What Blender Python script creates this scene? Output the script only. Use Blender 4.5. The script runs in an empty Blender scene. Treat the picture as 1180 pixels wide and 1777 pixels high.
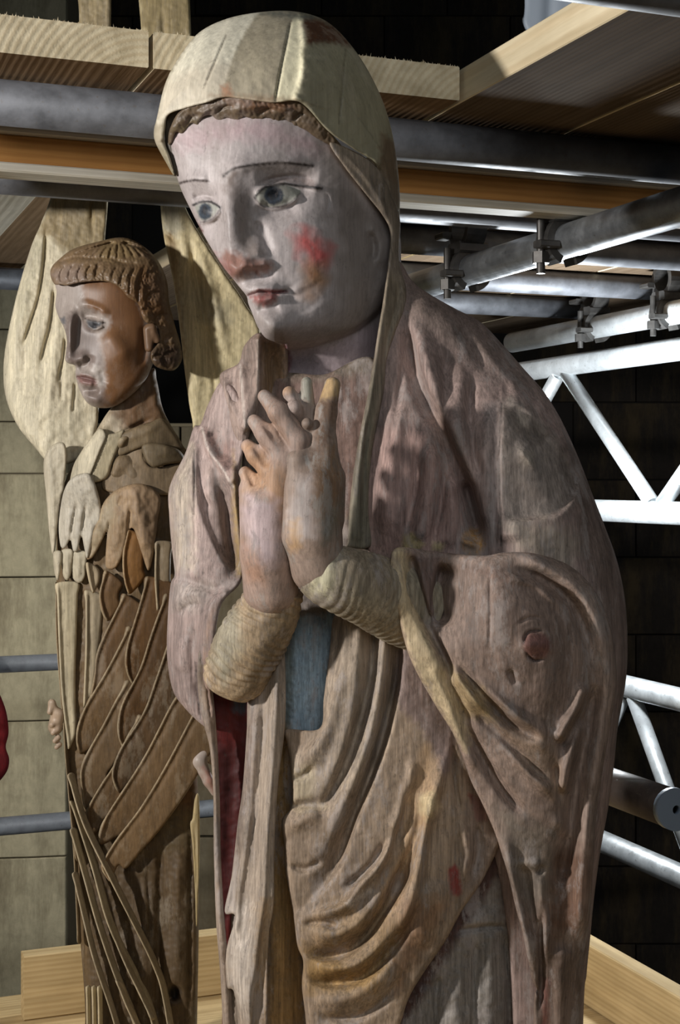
import bpy, math
import numpy as np
from mathutils import Vector, Matrix
SC = bpy.context.scene
COL = SC.collection

# ---------------------------------------------------------------- camera
F, CX, CY, CZ = 2500.0, 590.0, 830.0, 0.845      # focal length and principal point in px, eye height above the deck
cam = bpy.data.objects.new('camera', bpy.data.cameras.new('camera'))
COL.objects.link(cam)
cam.location = (0, 0, CZ); cam.rotation_euler = (math.pi/2, 0, 0)
cam.data.sensor_fit = 'VERTICAL'; cam.data.sensor_height = 36.0; cam.data.sensor_width = 36.0*1180/1777
cam.data.lens = F/1777*36.0
cam.data.shift_y = -(888.5-CY)/1777
cam.data.clip_start = 0.02
SC.camera = cam
# ---------------------------------------------------------------- light
w = bpy.data.worlds.new('dim_church'); SC.world = w; w.use_nodes = True
w.node_tree.nodes['Background'].inputs[0].default_value = (0.60, 0.72, 0.80, 1)
w.node_tree.nodes['Background'].inputs[1].default_value = 0.035
def lamp(name, kind, loc, energy, size, col, target=None, spot=None, blend=.3):
    d = bpy.data.lights.new(name, kind); d.energy = energy; d.color = col
    if kind == 'AREA': d.size = size
    else: d.shadow_soft_size = size
    if spot: d.spot_size = math.radians(spot); d.spot_blend = blend
    o = bpy.data.objects.new(name, d); COL.objects.link(o)
    o.location = (loc[0], loc[1], CZ+loc[2])
    if target is not None:
        v = Vector((target[0]-loc[0], target[1]-loc[1], target[2]-loc[2]))
        o.rotation_euler = v.to_track_quat('-Z', 'Y').to_euler()
    return o
lamp('work_lamp_key', 'SPOT', (-1.68, 0.48, 0.36), 186, 0.06, (1.0, 0.965, 0.925), (-0.1, 1.6, -0.05), 95, .5)
lamp('work_lamp_back', 'POINT', (0.43, 2.74, 0.04), 36, 0.045, (0.90, 0.96, 1.0))
lamp('wall_fill_light', 'SPOT', (-2.5, 2.7, 0.1), 185, .35, (1.0, 0.97, 0.90), (-1.0, 5.2, -0.75), 50, .8)  # added fill to brighten the stone pier, no real lamp stands there
lamp('bounce_light', 'AREA', (0.35, -0.6, 0.9), 14, 1.3, (0.93, 0.97, 1.0), (0.05, 1.5, 0.0))
SC.view_settings.view_transform = 'Standard'
SC.view_settings.look = 'None'
SC.view_settings.gamma = 1.0
SC.view_settings.use_curve_mapping = False
SC.view_settings.exposure = 0.0

# ---------------------------------------------------------------- helpers
Y0 = 1.40                                         # distance of the near statue
def P(px, py, Y):                                 # photo position at a distance -> place in the world
    return Vector(((px-CX)*Y/F, Y, CZ+(CY-py)*Y/F))
def s2l(c):
    c = np.asarray(c, float)/255.0
    return np.where(c <= .04045, c/12.92, ((c+.055)/1.055)**2.4)
def empty(name, loc=(0, 0, 0)):
    o = bpy.data.objects.new(name, None); COL.objects.link(o); o.location = loc
    o.empty_display_size = .05
    return o
def tag(o, label=None, cat=None, group=None, kind=None):
    if label: o['label'] = label
    if cat: o['category'] = cat
    if group: o['group'] = group
    if kind: o['kind'] = kind
    return o
def mesh_obj(name, V, Fq, mat, parent=None, cols=None, smooth=True):
    me = bpy.data.meshes.new(name)
    V = np.asarray(V, np.float32)
    if parent is not None: V = V - np.array(parent_origin(parent), np.float32)
    if isinstance(Fq, np.ndarray):
        nf, k = Fq.shape
        me.vertices.add(len(V)); me.vertices.foreach_set('co', V.ravel())
        me.loops.add(nf*k); me.loops.foreach_set('vertex_index', Fq.astype(np.int32).ravel())
        me.polygons.add(nf); me.polygons.foreach_set('loop_start', np.arange(0, nf*k, k, dtype=np.int32))
        me.polygons.foreach_set('loop_total', np.full(nf, k, np.int32))
        me.update(calc_edges=True); me.validate()
    else:
        me.from_pydata(V.tolist(), [], Fq); me.update()
    if cols is not None:
        a = me.color_attributes.new('Col', 'FLOAT_COLOR', 'POINT')
        c = np.ones((len(V), 4), np.float32); c[:, :3] = cols
        a.data.foreach_set('color', c.ravel())
    if smooth: me.polygons.foreach_set('use_smooth', np.ones(len(me.polygons), bool))
    me.materials.append(mat)
    o = bpy.data.objects.new(name, me); COL.objects.link(o)
    if parent is not None: o.parent = parent
    return o
def parent_origin(p):
    v = Vector((0, 0, 0))
    while p is not None:
        v = v + p.location; p = p.parent
    return v

# ---- materials
def nodes(name):
    m = bpy.data.materials.new(name); m.use_nodes = True
    t = m.node_tree; b = t.nodes['Principled BSDF']
    return m, t, b
def nd(t, typ, **kw):
    n = t.nodes.new(typ)
    for k, v in kw.items():
        if k in n.inputs: n.inputs[k].default_value = v
        else: setattr(n, k, v)
    return n
def mixc(t, a, b, fac, mode='MIX'):
    n = t.nodes.new('ShaderNodeMix'); n.data_type = 'RGBA'; n.blend_type = mode
    for sock, v in ((n.inputs[0], fac), (n.inputs[6], a), (n.inputs[7], b)):
        if hasattr(v, 'is_linked'): t.links.new(v, sock)
        elif isinstance(v, (int, float)): sock.default_value = v
        else: sock.default_value = (*v, 1)
    return n.outputs[2]
def noise(t, scale, vec_scale=(1, 1, 1), detail=4, rough=.6, rot=(0, 0, 0)):
    tc = t.nodes.new('ShaderNodeTexCoord'); mp = t.nodes.new('ShaderNodeMapping')
    mp.inputs['Scale'].default_value = vec_scale; mp.inputs['Rotation'].default_value = rot
    t.links.new(tc.outputs['Object'], mp.inputs['Vector'])
    n = nd(t, 'ShaderNodeTexNoise', Scale=scale, Detail=detail, Roughness=rough)
    t.links.new(mp.outputs[0], n.inputs['Vector'])
    return n.outputs['Fac']
def ramp(t, fac, a, b, ca=(0, 0, 0), cb=(1, 1, 1)):
    r = t.nodes.new('ShaderNodeValToRGB')
    r.color_ramp.elements[0].position = a; r.color_ramp.elements[1].position = b
    r.color_ramp.elements[0].color = (*ca, 1); r.color_ramp.elements[1].color = (*cb, 1)
    t.links.new(fac, r.inputs[0]); return r.outputs[0]
def bump(t, b, h, strength, dist):
    n = nd(t, 'ShaderNodeBump', Strength=strength, Distance=dist)
    t.links.new(h, n.inputs['Height']); 
    prev = b.inputs['Normal'].links
    if prev: t.links.new(prev[0].from_socket, n.inputs['Normal'])
    t.links.new(n.outputs[0], b.inputs['Normal'])
def carved(name, grain=.35, blot=.35, rough=.62, bmp=.5, worn=(.5, .45, .38), wornfac=.25, grain_scale=90, spec=.35, fine=.4, speck=.45, gain=1.0):
    """painted and worn carved wood: colour from the painted attribute, grain, wear and dirt from noise"""
    m, t, b = nodes(name)
    at = nd(t, 'ShaderNodeAttribute', attribute_name='Col')
    g = noise(t, grain_scale, (1, 1, .06), 5, .65)
    f = noise(t, grain_scale*4.5, (1, 1, .05), 4, .7)
    bl = noise(t, 11, (1, 1, .6), 7, .72)
    sp = noise(t, 190, (1, 1, .55), 5, .75)
    c = at.outputs['Color']
    if gain != 1.0: c = mixc(t, c, (gain,)*3, 1.0, 'MULTIPLY')
    c = mixc(t, c, ramp(t, g, .30, .70, (1-grain,)*3, (1+grain*.45,)*3), 1.0, 'MULTIPLY')
    c = mixc(t, c, ramp(t, f, .32, .68, (1-fine,)*3, (1+fine*.5,)*3), 1.0, 'MULTIPLY')
    c = mixc(t, c, ramp(t, bl, .34, .66, (1-blot, 1-blot*1.04, 1-blot*1.08), (1+blot*.38,)*3), 1.0, 'MULTIPLY')
    wf = ramp(t, noise(t, 30, (1, 1, .35), 8, .76), .53, .60, (0, 0, 0), (wornfac,)*3)
    c = mixc(t, c, worn, wf)
    gf = ramp(t, noise(t, 42, (1, 1, .3), 8, .78), .55, .63, (0, 0, 0), (wornfac*.8,)*3)
    c = mixc(t, c, tuple(x*.42 for x in worn), gf)
    spf = ramp(t, sp, .58, .68, (0, 0, 0), (speck,)*3)
    c = mixc(t, c, (.045, .034, .027), spf)
    t.links.new(c, b.inputs['Base Color'])
    b.inputs['Roughness'].default_value = rough
    b.inputs['Specular IOR Level'].default_value = spec
    bump(t, b, g, bmp*.5, .0009)
    bump(t, b, f, bmp*.5, .0006)
    bump(t, b, noise(t, 110, (1, 1, .3), 7, .74), bmp*.5, .0011)
    return m
def plain(name, col, rough=.5, metal=0, spec=.5):
    m, t, b = nodes(name)
    b.inputs['Base Color'].default_value = (*s2l(col), 1); b.inputs['Roughness'].default_value = rough
    b.inputs['Metallic'].default_value = metal; b.inputs['Specular IOR Level'].default_value = spec
    return m

# ---- 2D tools (photo pixels)
def smooth_line(pts, step=5.0, closed=False):
    """Catmull-Rom through points of any width, resampled"""
    p = np.asarray(pts, float)
    n = len(p)
    if n < 3 and not closed:
        L = np.linalg.norm(p[1, :2]-p[0, :2]); k = max(2, int(L/step))
        return p[0]+(p[1]-p[0])*np.linspace(0, 1, k+1)[:, None]
    out = []
    rng = range(n) if closed else range(n-1)
    for i in rng:
        p1, p2 = p[i], p[(i+1) % n]
        p0 = p[(i-1) % n] if (closed or i > 0) else 2*p1-p2
        p3 = p[(i+2) % n] if (closed or i < n-2) else 2*p2-p1
        k = max(1, int(np.linalg.norm(p2[:2]-p1[:2])/step))
        t = np.linspace(0, 1, k, endpoint=False)[:, None]
        out.append(.5*((2*p1)+(-p0+p2)*t+(2*p0-5*p1+4*p2-p3)*t*t+(-p0+3*p1-3*p2+p3)*t**3))
    if not closed: out.append(p[-1:])
    return np.concatenate(out)
def seg_dist(Q, line, closed=False):
    """distance, index parameter and signed side of points Q to a polyline"""
    A = line; B = np.roll(line, -1, 0)
    if not closed: A, B = A[:-1], B[:-1]
    best = np.full(len(Q), 1e18, np.float32); par = np.zeros(len(Q), np.float32); side = np.zeros(len(Q), np.float32)
    qx, qy = Q[:, 0].astype(np.float32), Q[:, 1].astype(np.float32)
    for i in range(len(A)):
        ax, ay = A[i, 0], A[i, 1]; dx, dy = B[i, 0]-ax, B[i, 1]-ay
        L = dx*dx+dy*dy
        if L < 1e-9: continue
        rx, ry = qx-ax, qy-ay
        t = np.clip((rx*dx+ry*dy)/L, 0, 1)
        d = (rx-t*dx)**2+(ry-t*dy)**2
        m = d < best
        best[m] = d[m]; par[m] = i+t[m]; side[m] = np.sign(dx*ry-dy*rx)[m]
    return np.sqrt(best), par, side
def inside(Q, poly):
    x, y = Q[:, 0], Q[:, 1]; r = np.zeros(len(Q), bool)
    n = len(poly); j = n-1
    for i in range(n):
        xi, yi, xj, yj = poly[i, 0], poly[i, 1], poly[j, 0], poly[j, 1]
        if yi != yj:
            c = ((yi > y) != (yj > y)) & (x < (xj-xi)*(y-yi)/(yj-yi)+xi)
            r ^= c
        j = i
    return r
def tps(ctrl, Q):
    c = np.asarray(ctrl, float); xy = c[:, :2]/100.0; z = c[:, 2]; n = len(c)
    if n == 1: return np.full(len(Q), z[0])
    def phi(r2): return .5*r2*np.log(r2+1e-12)
    K = phi(((xy[:, None]-xy[None])**2).sum(-1))+np.eye(n)*.02
    if n < 3: 
        Pm = np.ones((n, 1))
    else: Pm = np.c_[np.ones(n), xy]
    k = Pm.shape[1]
    M = np.zeros((n+k, n+k)); M[:n, :n] = K; M[:n, n:] = Pm; M[n:, :n] = Pm.T
    s = np.linalg.solve(M+np.eye(n+k)*1e-9, np.r_[z, np.zeros(k)])
    q = np.asarray(Q)/100.0
    out = np.full(len(q), s[n]) if k == 1 else s[n]+q@s[n+1:n+3]
    for i in range(n): out = out+s[i]*phi(((q-xy[i])**2).sum(1))
    return out
def vnoise(Q, s, seed=0):
    """cheap smooth noise, about -1..1"""
    rs = np.random.RandomState(seed); o = 0
    for k in range(5):
        a = rs.uniform(0, 6.28); f = rs.uniform(.6, 1.7)/s
        o = o+np.sin((Q[:, 0]*math.cos(a)+Q[:, 1]*math.sin(a))*f*6.28+rs.uniform(0, 6.28)+1.3*np.sin((Q[:, 0]*math.sin(a)-Q[:, 1]*math.cos(a))*f*4+k))
    return o/3.2
def pick(a, k):
    b = [tuple(p) for p in a[::k]]
    return b if len(b) > 1 and (len(a)-1) % k == 0 else b+[tuple(a[-1])]
# carving strokes.  RG ridge/groove (height, width, points); ED one-sided edge (height, width left, width right, points)
def RG(h, w, *pts, end=.25): return (h, w, w, pts, end)
def ED(h, wl, wr, *pts, end=.25): return (h, wl, wr, pts, end)
def carve(Q, strokes, D):
    for h, wl, wr, pts, end in strokes:
        ln = smooth_line(pts, 6.0)
        m = 3.0*max(wl, wr)
        lo, hi = ln.min(0)[:2]-m, ln.max(0)[:2]+m
        idx = np.nonzero((Q[:, 0] > lo[0]) & (Q[:, 0] < hi[0]) & (Q[:, 1] > lo[1]) & (Q[:, 1] < hi[1]))[0]
        if not len(idx): continue
        d, t, s = seg_dist(Q[idx], ln)
        t = t/max(1, len(ln)-1)
        amp = np.ones(len(idx))
        if end > 0:
            e = np.clip(np.minimum(t, 1-t)/end, 0, 1); amp = .12+.88*e*e*(3-2*e)
        wd = np.where(s < 0, wl, wr)
        D[idx] -= h*amp*np.exp(-(d/wd)**2)
    return D
def paint(Q, base, patches):
    """colours: base sRGB, patches (points, sRGB, feather, opacity, mode) 'p' polygon or ('l', width)"""
    C = np.tile(s2l(base), (len(Q), 1))
    for pt in patches:
        pts, col, fe, op = pt[:4]; wd = pt[4] if len(pt) > 4 else None
        ln = np.asarray(pts, float)
        if wd is None: ln = smooth_line(ln, 8, True) if len(ln) > 5 else ln
        else: ln = smooth_line(ln, 5)
        m = fe*2+(wd or 0)+6
        lo, hi = ln.min(0)[:2]-m, ln.max(0)[:2]+m
        idx = np.nonzero((Q[:, 0] > lo[0]) & (Q[:, 0] < hi[0]) & (Q[:, 1] > lo[1]) & (Q[:, 1] < hi[1]))[0]
        if not len(idx): continue
        q = Q[idx]
        d, _, _ = seg_dist(q, ln, wd is None)
        if wd is None: sd = np.where(inside(q, ln), d, -d)
        else: sd = wd-d
        sd = sd+vnoise(q, max(fe*2.5, 9), len(pts))*fe*.45
        a = np.clip(sd/fe*.5+.5, 0, 1)*op
        C[idx] = C[idx]*(1-a[:, None])+s2l(col)*a[:, None]
    return C

def relief(name, outline, ctrl, mat, parent, strokes=(), base=(128, 114, 106), patches=(), res=3.0, thick=60, wb=None,
           rough=0.0, rscale=40, y0=Y0, smooth=True, fn=None, zmin=0.0, label=None, wk=.85):
    """a carved solid: outline (x, y, r) where r is how far the edge rolls back, a depth field through control points, carving strokes;
    the back is a shell of its own, so the piece is closed and has its real thickness"""
    u = y0/F
    ol = np.array([(p[0], p[1], p[2] if len(p) > 2 else 8.0) for p in outline], float)
    ol = smooth_line(ol, max(3.0, res), True) if smooth else smooth_line(ol, max(3., res), True)*1.0 if smooth is None else densify(ol, max(3., res))
    lo, hi = ol.min(0)[:2]-res*1.5, ol.max(0)[:2]+res*1.5
    xs = np.arange(lo[0], hi[0]+res, res); ys = np.arange(lo[1], hi[1]+res, res)
    gx, gy = np.meshgrid(xs, ys); ny, nx = gx.shape
    Q = np.c_[gx.ravel(), gy.ravel()]
    ins = inside(Q, ol).reshape(ny, nx)
    cell = ins[:-1, :-1] | ins[1:, :-1] | ins[:-1, 1:] | ins[1:, 1:]
    used = np.zeros((ny, nx), bool)
    used[:-1, :-1] |= cell; used[1:, :-1] |= cell; used[:-1, 1:] |= cell; used[1:, 1:] |= cell
    uid = np.nonzero(used.ravel())[0]
    Q = Q[uid]; insu = ins.ravel()[uid]
    d, par, _ = seg_dist(Q, ol, True)
    n = len(ol); i0 = np.clip(par.astype(int), 0, n-1); fr = (par-i0)[:, None]
    near = ol[i0]*(1-fr)+ol[(i0+1) % n]*fr
    out = ~insu
    Q = Q.copy(); Q[out] = near[out, :2]
    d = np.where(out, 0, d); Rr = np.maximum(near[:, 2], 1.0)
    D = tps(ctrl, Q)
    carve(Q, strokes, D)
    if fn is not None: D = fn(Q, D)
    if rough: D = D+rough*vnoise(Q, rscale, 3)+rough*.5*vnoise(Q, rscale*.4, 5)
    W = np.maximum(Rr*wk, 5.0)
    tt = np.clip(d/W, 0, 1)
    D = D+Rr*(1-np.sqrt(np.clip(1-(1-tt)**2, 0, 1)))
    wbk = wb or max(thick*.8, 8)
    tb = np.clip(d/wbk, 0, 1)
    DB = D*(1-tb)+(np.maximum(D, np.median(D)-thick*.3))*tb if thick > 90 else D
    DB = DB+thick*np.sqrt(np.clip(1-(1-tb)**2, 0, 1))
    C = paint(Q, base, patches)
    def world(q, dd):
        Y = y0+dd*u
        z = np.maximum(CZ+(CY-q[:, 1])*Y/F, zmin)
        return np.c_[(q[:, 0]-CX)*Y/F, Y, z]
    Vf = world(Q, D)
    bi = np.nonzero(insu)[0]
    Vb = world(Q[bi], DB[bi])
    fid = np.full(ny*nx, -1); fid[uid] = np.arange(len(uid))
    bid = np.full(len(uid), -1); bid[bi] = len(uid)+np.arange(len(bi)); bid[out] = np.nonzero(out)[0]
    cy, cx = np.nonzero(cell)
    a = fid[cy*nx+cx]; b = fid[cy*nx+cx+1]; c = fid[(cy+1)*nx+cx+1]; e = fid[(cy+1)*nx+cx]
    Ff = np.c_[a, e, c, b]
    Fb = np.c_[bid[a], bid[b], bid[c], bid[e]]
    o = mesh_obj(name, np.r_[Vf, Vb], np.r_[Ff, Fb], mat, parent, np.r_[C, C[bi]])
    if label: o['label'] = label
    return o
def densify(ol, step):
    out = []
    for i in range(len(ol)):
        a, b = ol[i], ol[(i+1) % len(ol)]
        k = max(1, int(np.linalg.norm(b[:2]-a[:2])/step))
        out.append(a+(b-a)*np.linspace(0, 1, k, endpoint=False)[:, None])
    return np.concatenate(out)

# ---- blended volumes (hands, curls): capsules in photo px + depth, meshed by surface nets
def blob(name, caps, mat, parent, base=(150, 130, 120), patches=(), res=2.5, k=8.0, y0=Y0, grooves=(), label=None, fnv=None):
    pts = np.array([[c[0][:3], c[1][:3]] for c in caps]).reshape(-1, 3)
    rm = max(max(c[2], c[3]) for c in caps)+k+res*2
    lo, hi = pts.min(0)-rm, pts.max(0)+rm
    ax = [np.arange(lo[i], hi[i]+res, res, dtype=np.float32) for i in range(3)]
    X, Y, Z = np.meshgrid(*ax, indexing='ij')
    D = np.full(X.shape, 1e3, np.float32)
    for a, b, ra, rb in [c[:4] for c in caps]:
        a = np.array(a[:3], np.float32); v = np.array(b[:3], np.float32)-a; L = float(v@v)+1e-6
        t = np.clip(((X-a[0])*v[0]+(Y-a[1])*v[1]+(Z-a[2])*v[2])/L, 0, 1)
        d = np.sqrt((X-a[0]-t*v[0])**2+(Y-a[1]-t*v[1])**2+(Z-a[2]-t*v[2])**2)-(ra+(rb-ra)*t)
        h = np.clip(.5+.5*(D-d)/k, 0, 1)
        D = D*(1-h)+d*h-k*h*(1-h)
    for a, b, r, dp in grooves:
        a = np.array(a, np.float32); v = np.array(b, np.float32)-a; L = float(v@v)+1e-6
        t = np.clip(((X-a[0])*v[0]+(Y-a[1])*v[1]+(Z-a[2])*v[2])/L, 0, 1)
        d = np.sqrt((X-a[0]-t*v[0])**2+(Y-a[1]-t*v[1])**2+(Z-a[2]-t*v[2])**2)
        D = D+dp*np.exp(-(d/r)**2)
    if fnv is not None: D = fnv(X, Y, Z, D)
    V, Fq = nets(D, ax)
    q = V[:, :2]
    C = paint(q, base, patches)
    Yw = y0+V[:, 2]*y0/F
    W = np.c_[(V[:, 0]-CX)*Yw/F, Yw, np.maximum(CZ+(CY-V[:, 1])*Yw/F, 0)]
    o = mesh_obj(name, W, Fq, mat, parent, C)
    if label: o['label'] = label
    return o
def nets(D, ax):
    s = D < 0
    nx, ny, nz = D.shape
    cnt = np.zeros((nx-1, ny-1, nz-1), np.int8); acc = np.zeros((nx-1, ny-1, nz-1, 3), np.float32); num = np.zeros((nx-1, ny-1, nz-1), np.float32)
    cs = [(i, j, k) for i in (0, 1) for j in (0, 1) for k in (0, 1)]
    def sl(c): return tuple(slice(c[i], D.shape[i]-1+c[i]) for i in range(3))
    for a in cs:
        for b in cs:
            if sum(b[i]-a[i] for i in range(3)) == 1 and all(b[i] >= a[i] for i in range(3)):
                va, vb = D[sl(a)], D[sl(b)]
                m = (va < 0) != (vb < 0)
                t = np.where(m, va/(va-vb+1e-12), 0)
                axn = [i for i in range(3) if a[i] != b[i]][0]
                for i in range(3):
                    acc[..., i] += np.where(m, a[i]+(t if i == axn else 0), 0)
                num += m
    act = num > 0
    vid = np.full(act.shape, -1, np.int64); idx = np.nonzero(act); vid[idx] = np.arange(len(idx[0]))
    step = [a[1]-a[0] for a in ax]
    V = np.stack([ax[i][0]+step[i]*(idx[i]+acc[idx][:, i]/num[idx]) for i in range(3)], 1)
    Fs = []
    for axn in range(3):
        o1, o2 = [i for i in range(3) if i != axn]
        s0 = [slice(1, D.shape[i]-1) for i in range(3)]; s0[axn] = slice(0, D.shape[axn]-1)
        s1 = list(s0); s1[axn] = slice(1, D.shape[axn])
        A, B = s[tuple(s0)], s[tuple(s1)]
        m = A != B
        ii = np.nonzero(m)
        base = [ii[i]+(1 if i != axn else 0) for i in range(3)]
        def at(d1, d2):
            c = list(base); c[o1] = c[o1]-d1; c[o2] = c[o2]-d2
            return vid[tuple(c)]
        q = np.stack([at(0, 0), at(1, 0), at(1, 1), at(0, 1)], 1)
        fl = A[m] if axn != 1 else ~A[m]
        q[fl] = q[fl][:, ::-1]
        Fs.append(q)
    Fq = np.concatenate(Fs)
    return V, Fq[(Fq >= 0).all(1)]
# ================================================================ scaffold, deck and church walls
AZ = math.radians(21.2)
D1 = Vector((-math.sin(AZ), math.cos(AZ), 0))     # the two directions of the scaffold
D2 = Vector((math.cos(AZ), math.sin(AZ), 0))
def rel(X, Y, Z): return Vector((X, Y, CZ+Z))     # height counted from the eye
def steel(name, col, rough, metal, v=.25):
    m, t, b = nodes(name)
    n = noise(t, 30, (1, 1, 1), 5, .65); n2 = noise(t, 160, (1, 1, 1), 3, .6)
    c = s2l(col)
    cc = mixc(t, tuple(c*(1-v)), tuple(np.minimum(c*(1+v), 1)), ramp(t, n, .35, .65))
    cc = mixc(t, cc, tuple(s2l((92, 82, 70))), ramp(t, n2, .62, .74, (0, 0, 0), (.5,)*3))
    t.links.new(cc, b.inputs['Base Color'])
    b.inputs['Metallic'].default_value = metal
    t.links.new(ramp(t, n, .3, .7, (rough-.1,)*3, (rough+.12,)*3), b.inputs['Roughness'])
    bump(t, b, n2, .15, .0006)
    return m
M_STEEL = steel('galvanised_steel', (150, 154, 158), .42, .75)
M_STEEL_DULL = steel('weathered_steel', (100, 102, 107), .55, .35)
M_RAIL = steel('grey_rail_steel', (140, 144, 150), .5, .15, .15)
M_ALU = steel('bright_aluminium', (214, 218, 220), .38, .55, .12)
M_RUST = steel('brown_painted_steel', (64, 54, 48), .5, .3)
M_FORGED = steel('forged_coupler_steel', (84, 82, 80), .5, .7)
M_CAP = plain('blue_grey_plastic', (112, 124, 138), .45)
def wood(name, col, dark, ring=42.0, spec=.3, rough=.65):
    """sawn softwood, grain along the local x axis and rings on the cut ends"""
    m, t, b = nodes(name)
    tc = t.nodes.new('ShaderNodeTexCoord'); oi = t.nodes.new('ShaderNodeObjectInfo')
    mp = nd(t, 'ShaderNodeMapping'); mp.inputs['Scale'].default_value = (.06, 1, 1)
    add = nd(t, 'ShaderNodeVectorMath', operation='MULTIPLY_ADD')
    cmb = nd(t, 'ShaderNodeCombineXYZ'); t.links.new(oi.outputs['Random'], cmb.inputs[1]); t.links.new(oi.outputs['Random'], cmb.inputs[0])
    t.links.new(cmb.outputs[0], add.inputs[0]); add.inputs[1].default_value = (3, .16, 0)
    t.links.new(tc.outputs['Object'], mp.inputs[0]); t.links.new(mp.outputs[0], add.inputs[2])
    off = nd(t, 'ShaderNodeVectorMath', operation='ADD'); off.inputs[1].default_value = (0, -.08, .05); t.links.new(add.outputs[0], off.inputs[0])
    wv = nd(t, 'ShaderNodeTexWave', wave_type='RINGS', rings_direction='X', Scale=ring, Distortion=1.6, Detail=3.0)
    wv.inputs['Detail Scale'].default_value = 8.0
    t.links.new(off.outputs[0], wv.inputs['Vector'])
    ns = nd(t, 'ShaderNodeTexNoise', Scale=60.0, Detail=5.0); t.links.new(add.outputs[0], ns.inputs['Vector'])
    c1, c2 = s2l(col), s2l(dark)
    c = mixc(t, tuple(c1), tuple(c2), ramp(t, wv.outputs['Fac'], .25, .95, (0, 0, 0), (.36,)*3))
    c = mixc(t, c, ramp(t, ns.outputs['Fac'], .3, .7, (.78, .76, .72), (1.12,)*3), 1.0, 'MULTIPLY')
    blt = noise(t, 5, (1, 1, 1), 4, .6)
    c = mixc(t, c, ramp(t, blt, .35, .65, (.86, .83, .78), (1.05,)*3), 1.0, 'MULTIPLY')
    t.links.new(c, b.inputs['Base Color']); b.inputs['Roughness'].default_value = rough; b.inputs['Specular IOR Level'].default_value = spec
    bump(t, b, wv.outputs['Fac'], .25, .0012)
    return m
M_PINE = wood('sawn_pine', (220, 207, 178), (186, 162, 124))
M_PINE_T = wood('yellow_pine', (198, 174, 130), (166, 138, 94))
M_PINE_B = wood('brown_pine', (138, 116, 92), (104, 82, 60), spec=.1, rough=.85)
M_PINE_G = wood('grey_brown_pine', (104, 90, 76), (80, 66, 52), spec=.06, rough=.9)
M_PINE_O = wood('orange_pine', (198, 146, 84), (160, 108, 58))
M_PINE_W = wood('whitish_pine', (206, 202, 190), (150, 144, 132))

def frame_obj(name, me, mat, org, ax, parent=None, roll=0):
    """object whose local x runs along ax (a unit vector), standing at org"""
    q = ax.to_track_quat('X', 'Z')
    o = bpy.data.objects.new(name, me)
    COL.objects.link(o)
    if not me.materials: me.materials.append(mat)
    if parent is not None:
        o.parent = parent; o.location = org-parent_origin(parent)
    else: o.location = org
    o.rotation_mode = 'QUATERNION'; o.rotation_quaternion = q
    return o
def tube_mesh(name, L, r=.02415, wall=.0035, n=28):
    V, Fc = [], []
    for x, rr in ((0, r), (L, r), (L, r-wall), (0, r-wall)):
        for k in range(n):
            a = 2*math.pi*k/n; V.append((x, rr*math.cos(a), rr*math.sin(a)))
    for s in range(4):
        e = (s+1) % 4
        for k in range(n):
            Fc.append((s*n+k, e*n+k, e*n+(k+1) % n, s*n+(k+1) % n))
    me = bpy.data.meshes.new(name); me.from_pydata(V, [], Fc); me.update()
    for p in me.polygons: p.use_smooth = (p.index//n) in (0, 2)
    return me
def tube(name, a, b, mat, parent=None, r=.02415, wall=.0035):
    L = (b-a).length
    return frame_obj(name, tube_mesh(name, L, r, wall), mat, a, (b-a).normalized(), parent)
def box_mesh(name, L, W, H, bev=.002, jag=0, seed=0):
    """plank from x=0..L, y=0..W, z=0..H with small chamfers along its edges; jag roughens the sawn ends"""
    b = min(bev, W*.2, H*.2)
    prof = [(b, 0), (W-b, 0), (W, b), (W, H-b), (W-b, H), (b, H), (0, H-b), (0, b)]
    V = [(x, y, z) for x in (0, L) for y, z in prof]
    Fc = [(i, (i+1) % 8, 8+(i+1) % 8, 8+i) for i in range(8)]+[tuple(range(7, -1, -1)), tuple(range(8, 16))]
    me = bpy.data.meshes.new(name); me.from_pydata(V, [], Fc); me.update(); return me
def plank(name, org, ax, L, W, H, mat, parent=None, bev=.002, flat=None):
    """flat: a weathered material for the two broad faces, the sawn edges and ends stay fresh"""
    me = box_mesh(name, L, W, H, bev)
    if flat is not None:
        me.materials.append(mat); me.materials.append(flat)
        for i in (0, 4): me.polygons[i].material_index = 1
    return frame_obj(name, me, mat, org, ax, parent)

# ---- back wall and side pier of pale limestone, block by block
def stone(name, col, v=.25):
    m, t, b = nodes(name)
    c = s2l(col)
    n = noise(t, 2.2, (1, 1, .35), 6, .65); n2 = noise(t, 22, (1, 1, 1), 6, .7)
    cc = mixc(t, tuple(c*(1-v)), tuple(np.minimum(c*(1+v), 1)), ramp(t, n, .3, .7))
    cc = mixc(t, cc, tuple(s2l((92, 78, 56))), ramp(t, noise(t, 5, (1, 1, .22), 6, .72), .48, .66, (0, 0, 0), (.7,)*3))
    cc = mixc(t, cc, ramp(t, n2, .3, .7, (.8,)*3, (1.1,)*3), 1., 'MULTIPLY')
    t.links.new(cc, b.inputs['Base Color']); b.inputs['Roughness'].default_value = .9; b.inputs['Specular IOR Level'].default_value = .15
    bump(t, b, n2, .4, .006)
    return m
M_STONE = stone('pale_limestone', (184, 174, 146))
M_STONE_M = stone('grey_limestone', (122, 112, 92))
M_STONE_D = stone('dimmed_limestone', (52, 47, 43))  # colour darkened to stand for the dim light on the back wall
M_MORTAR = plain('lime_mortar', (140, 128, 104), .95)
M_MORTAR_D = plain('dark_mortar', (40, 36, 33), .95)
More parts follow.
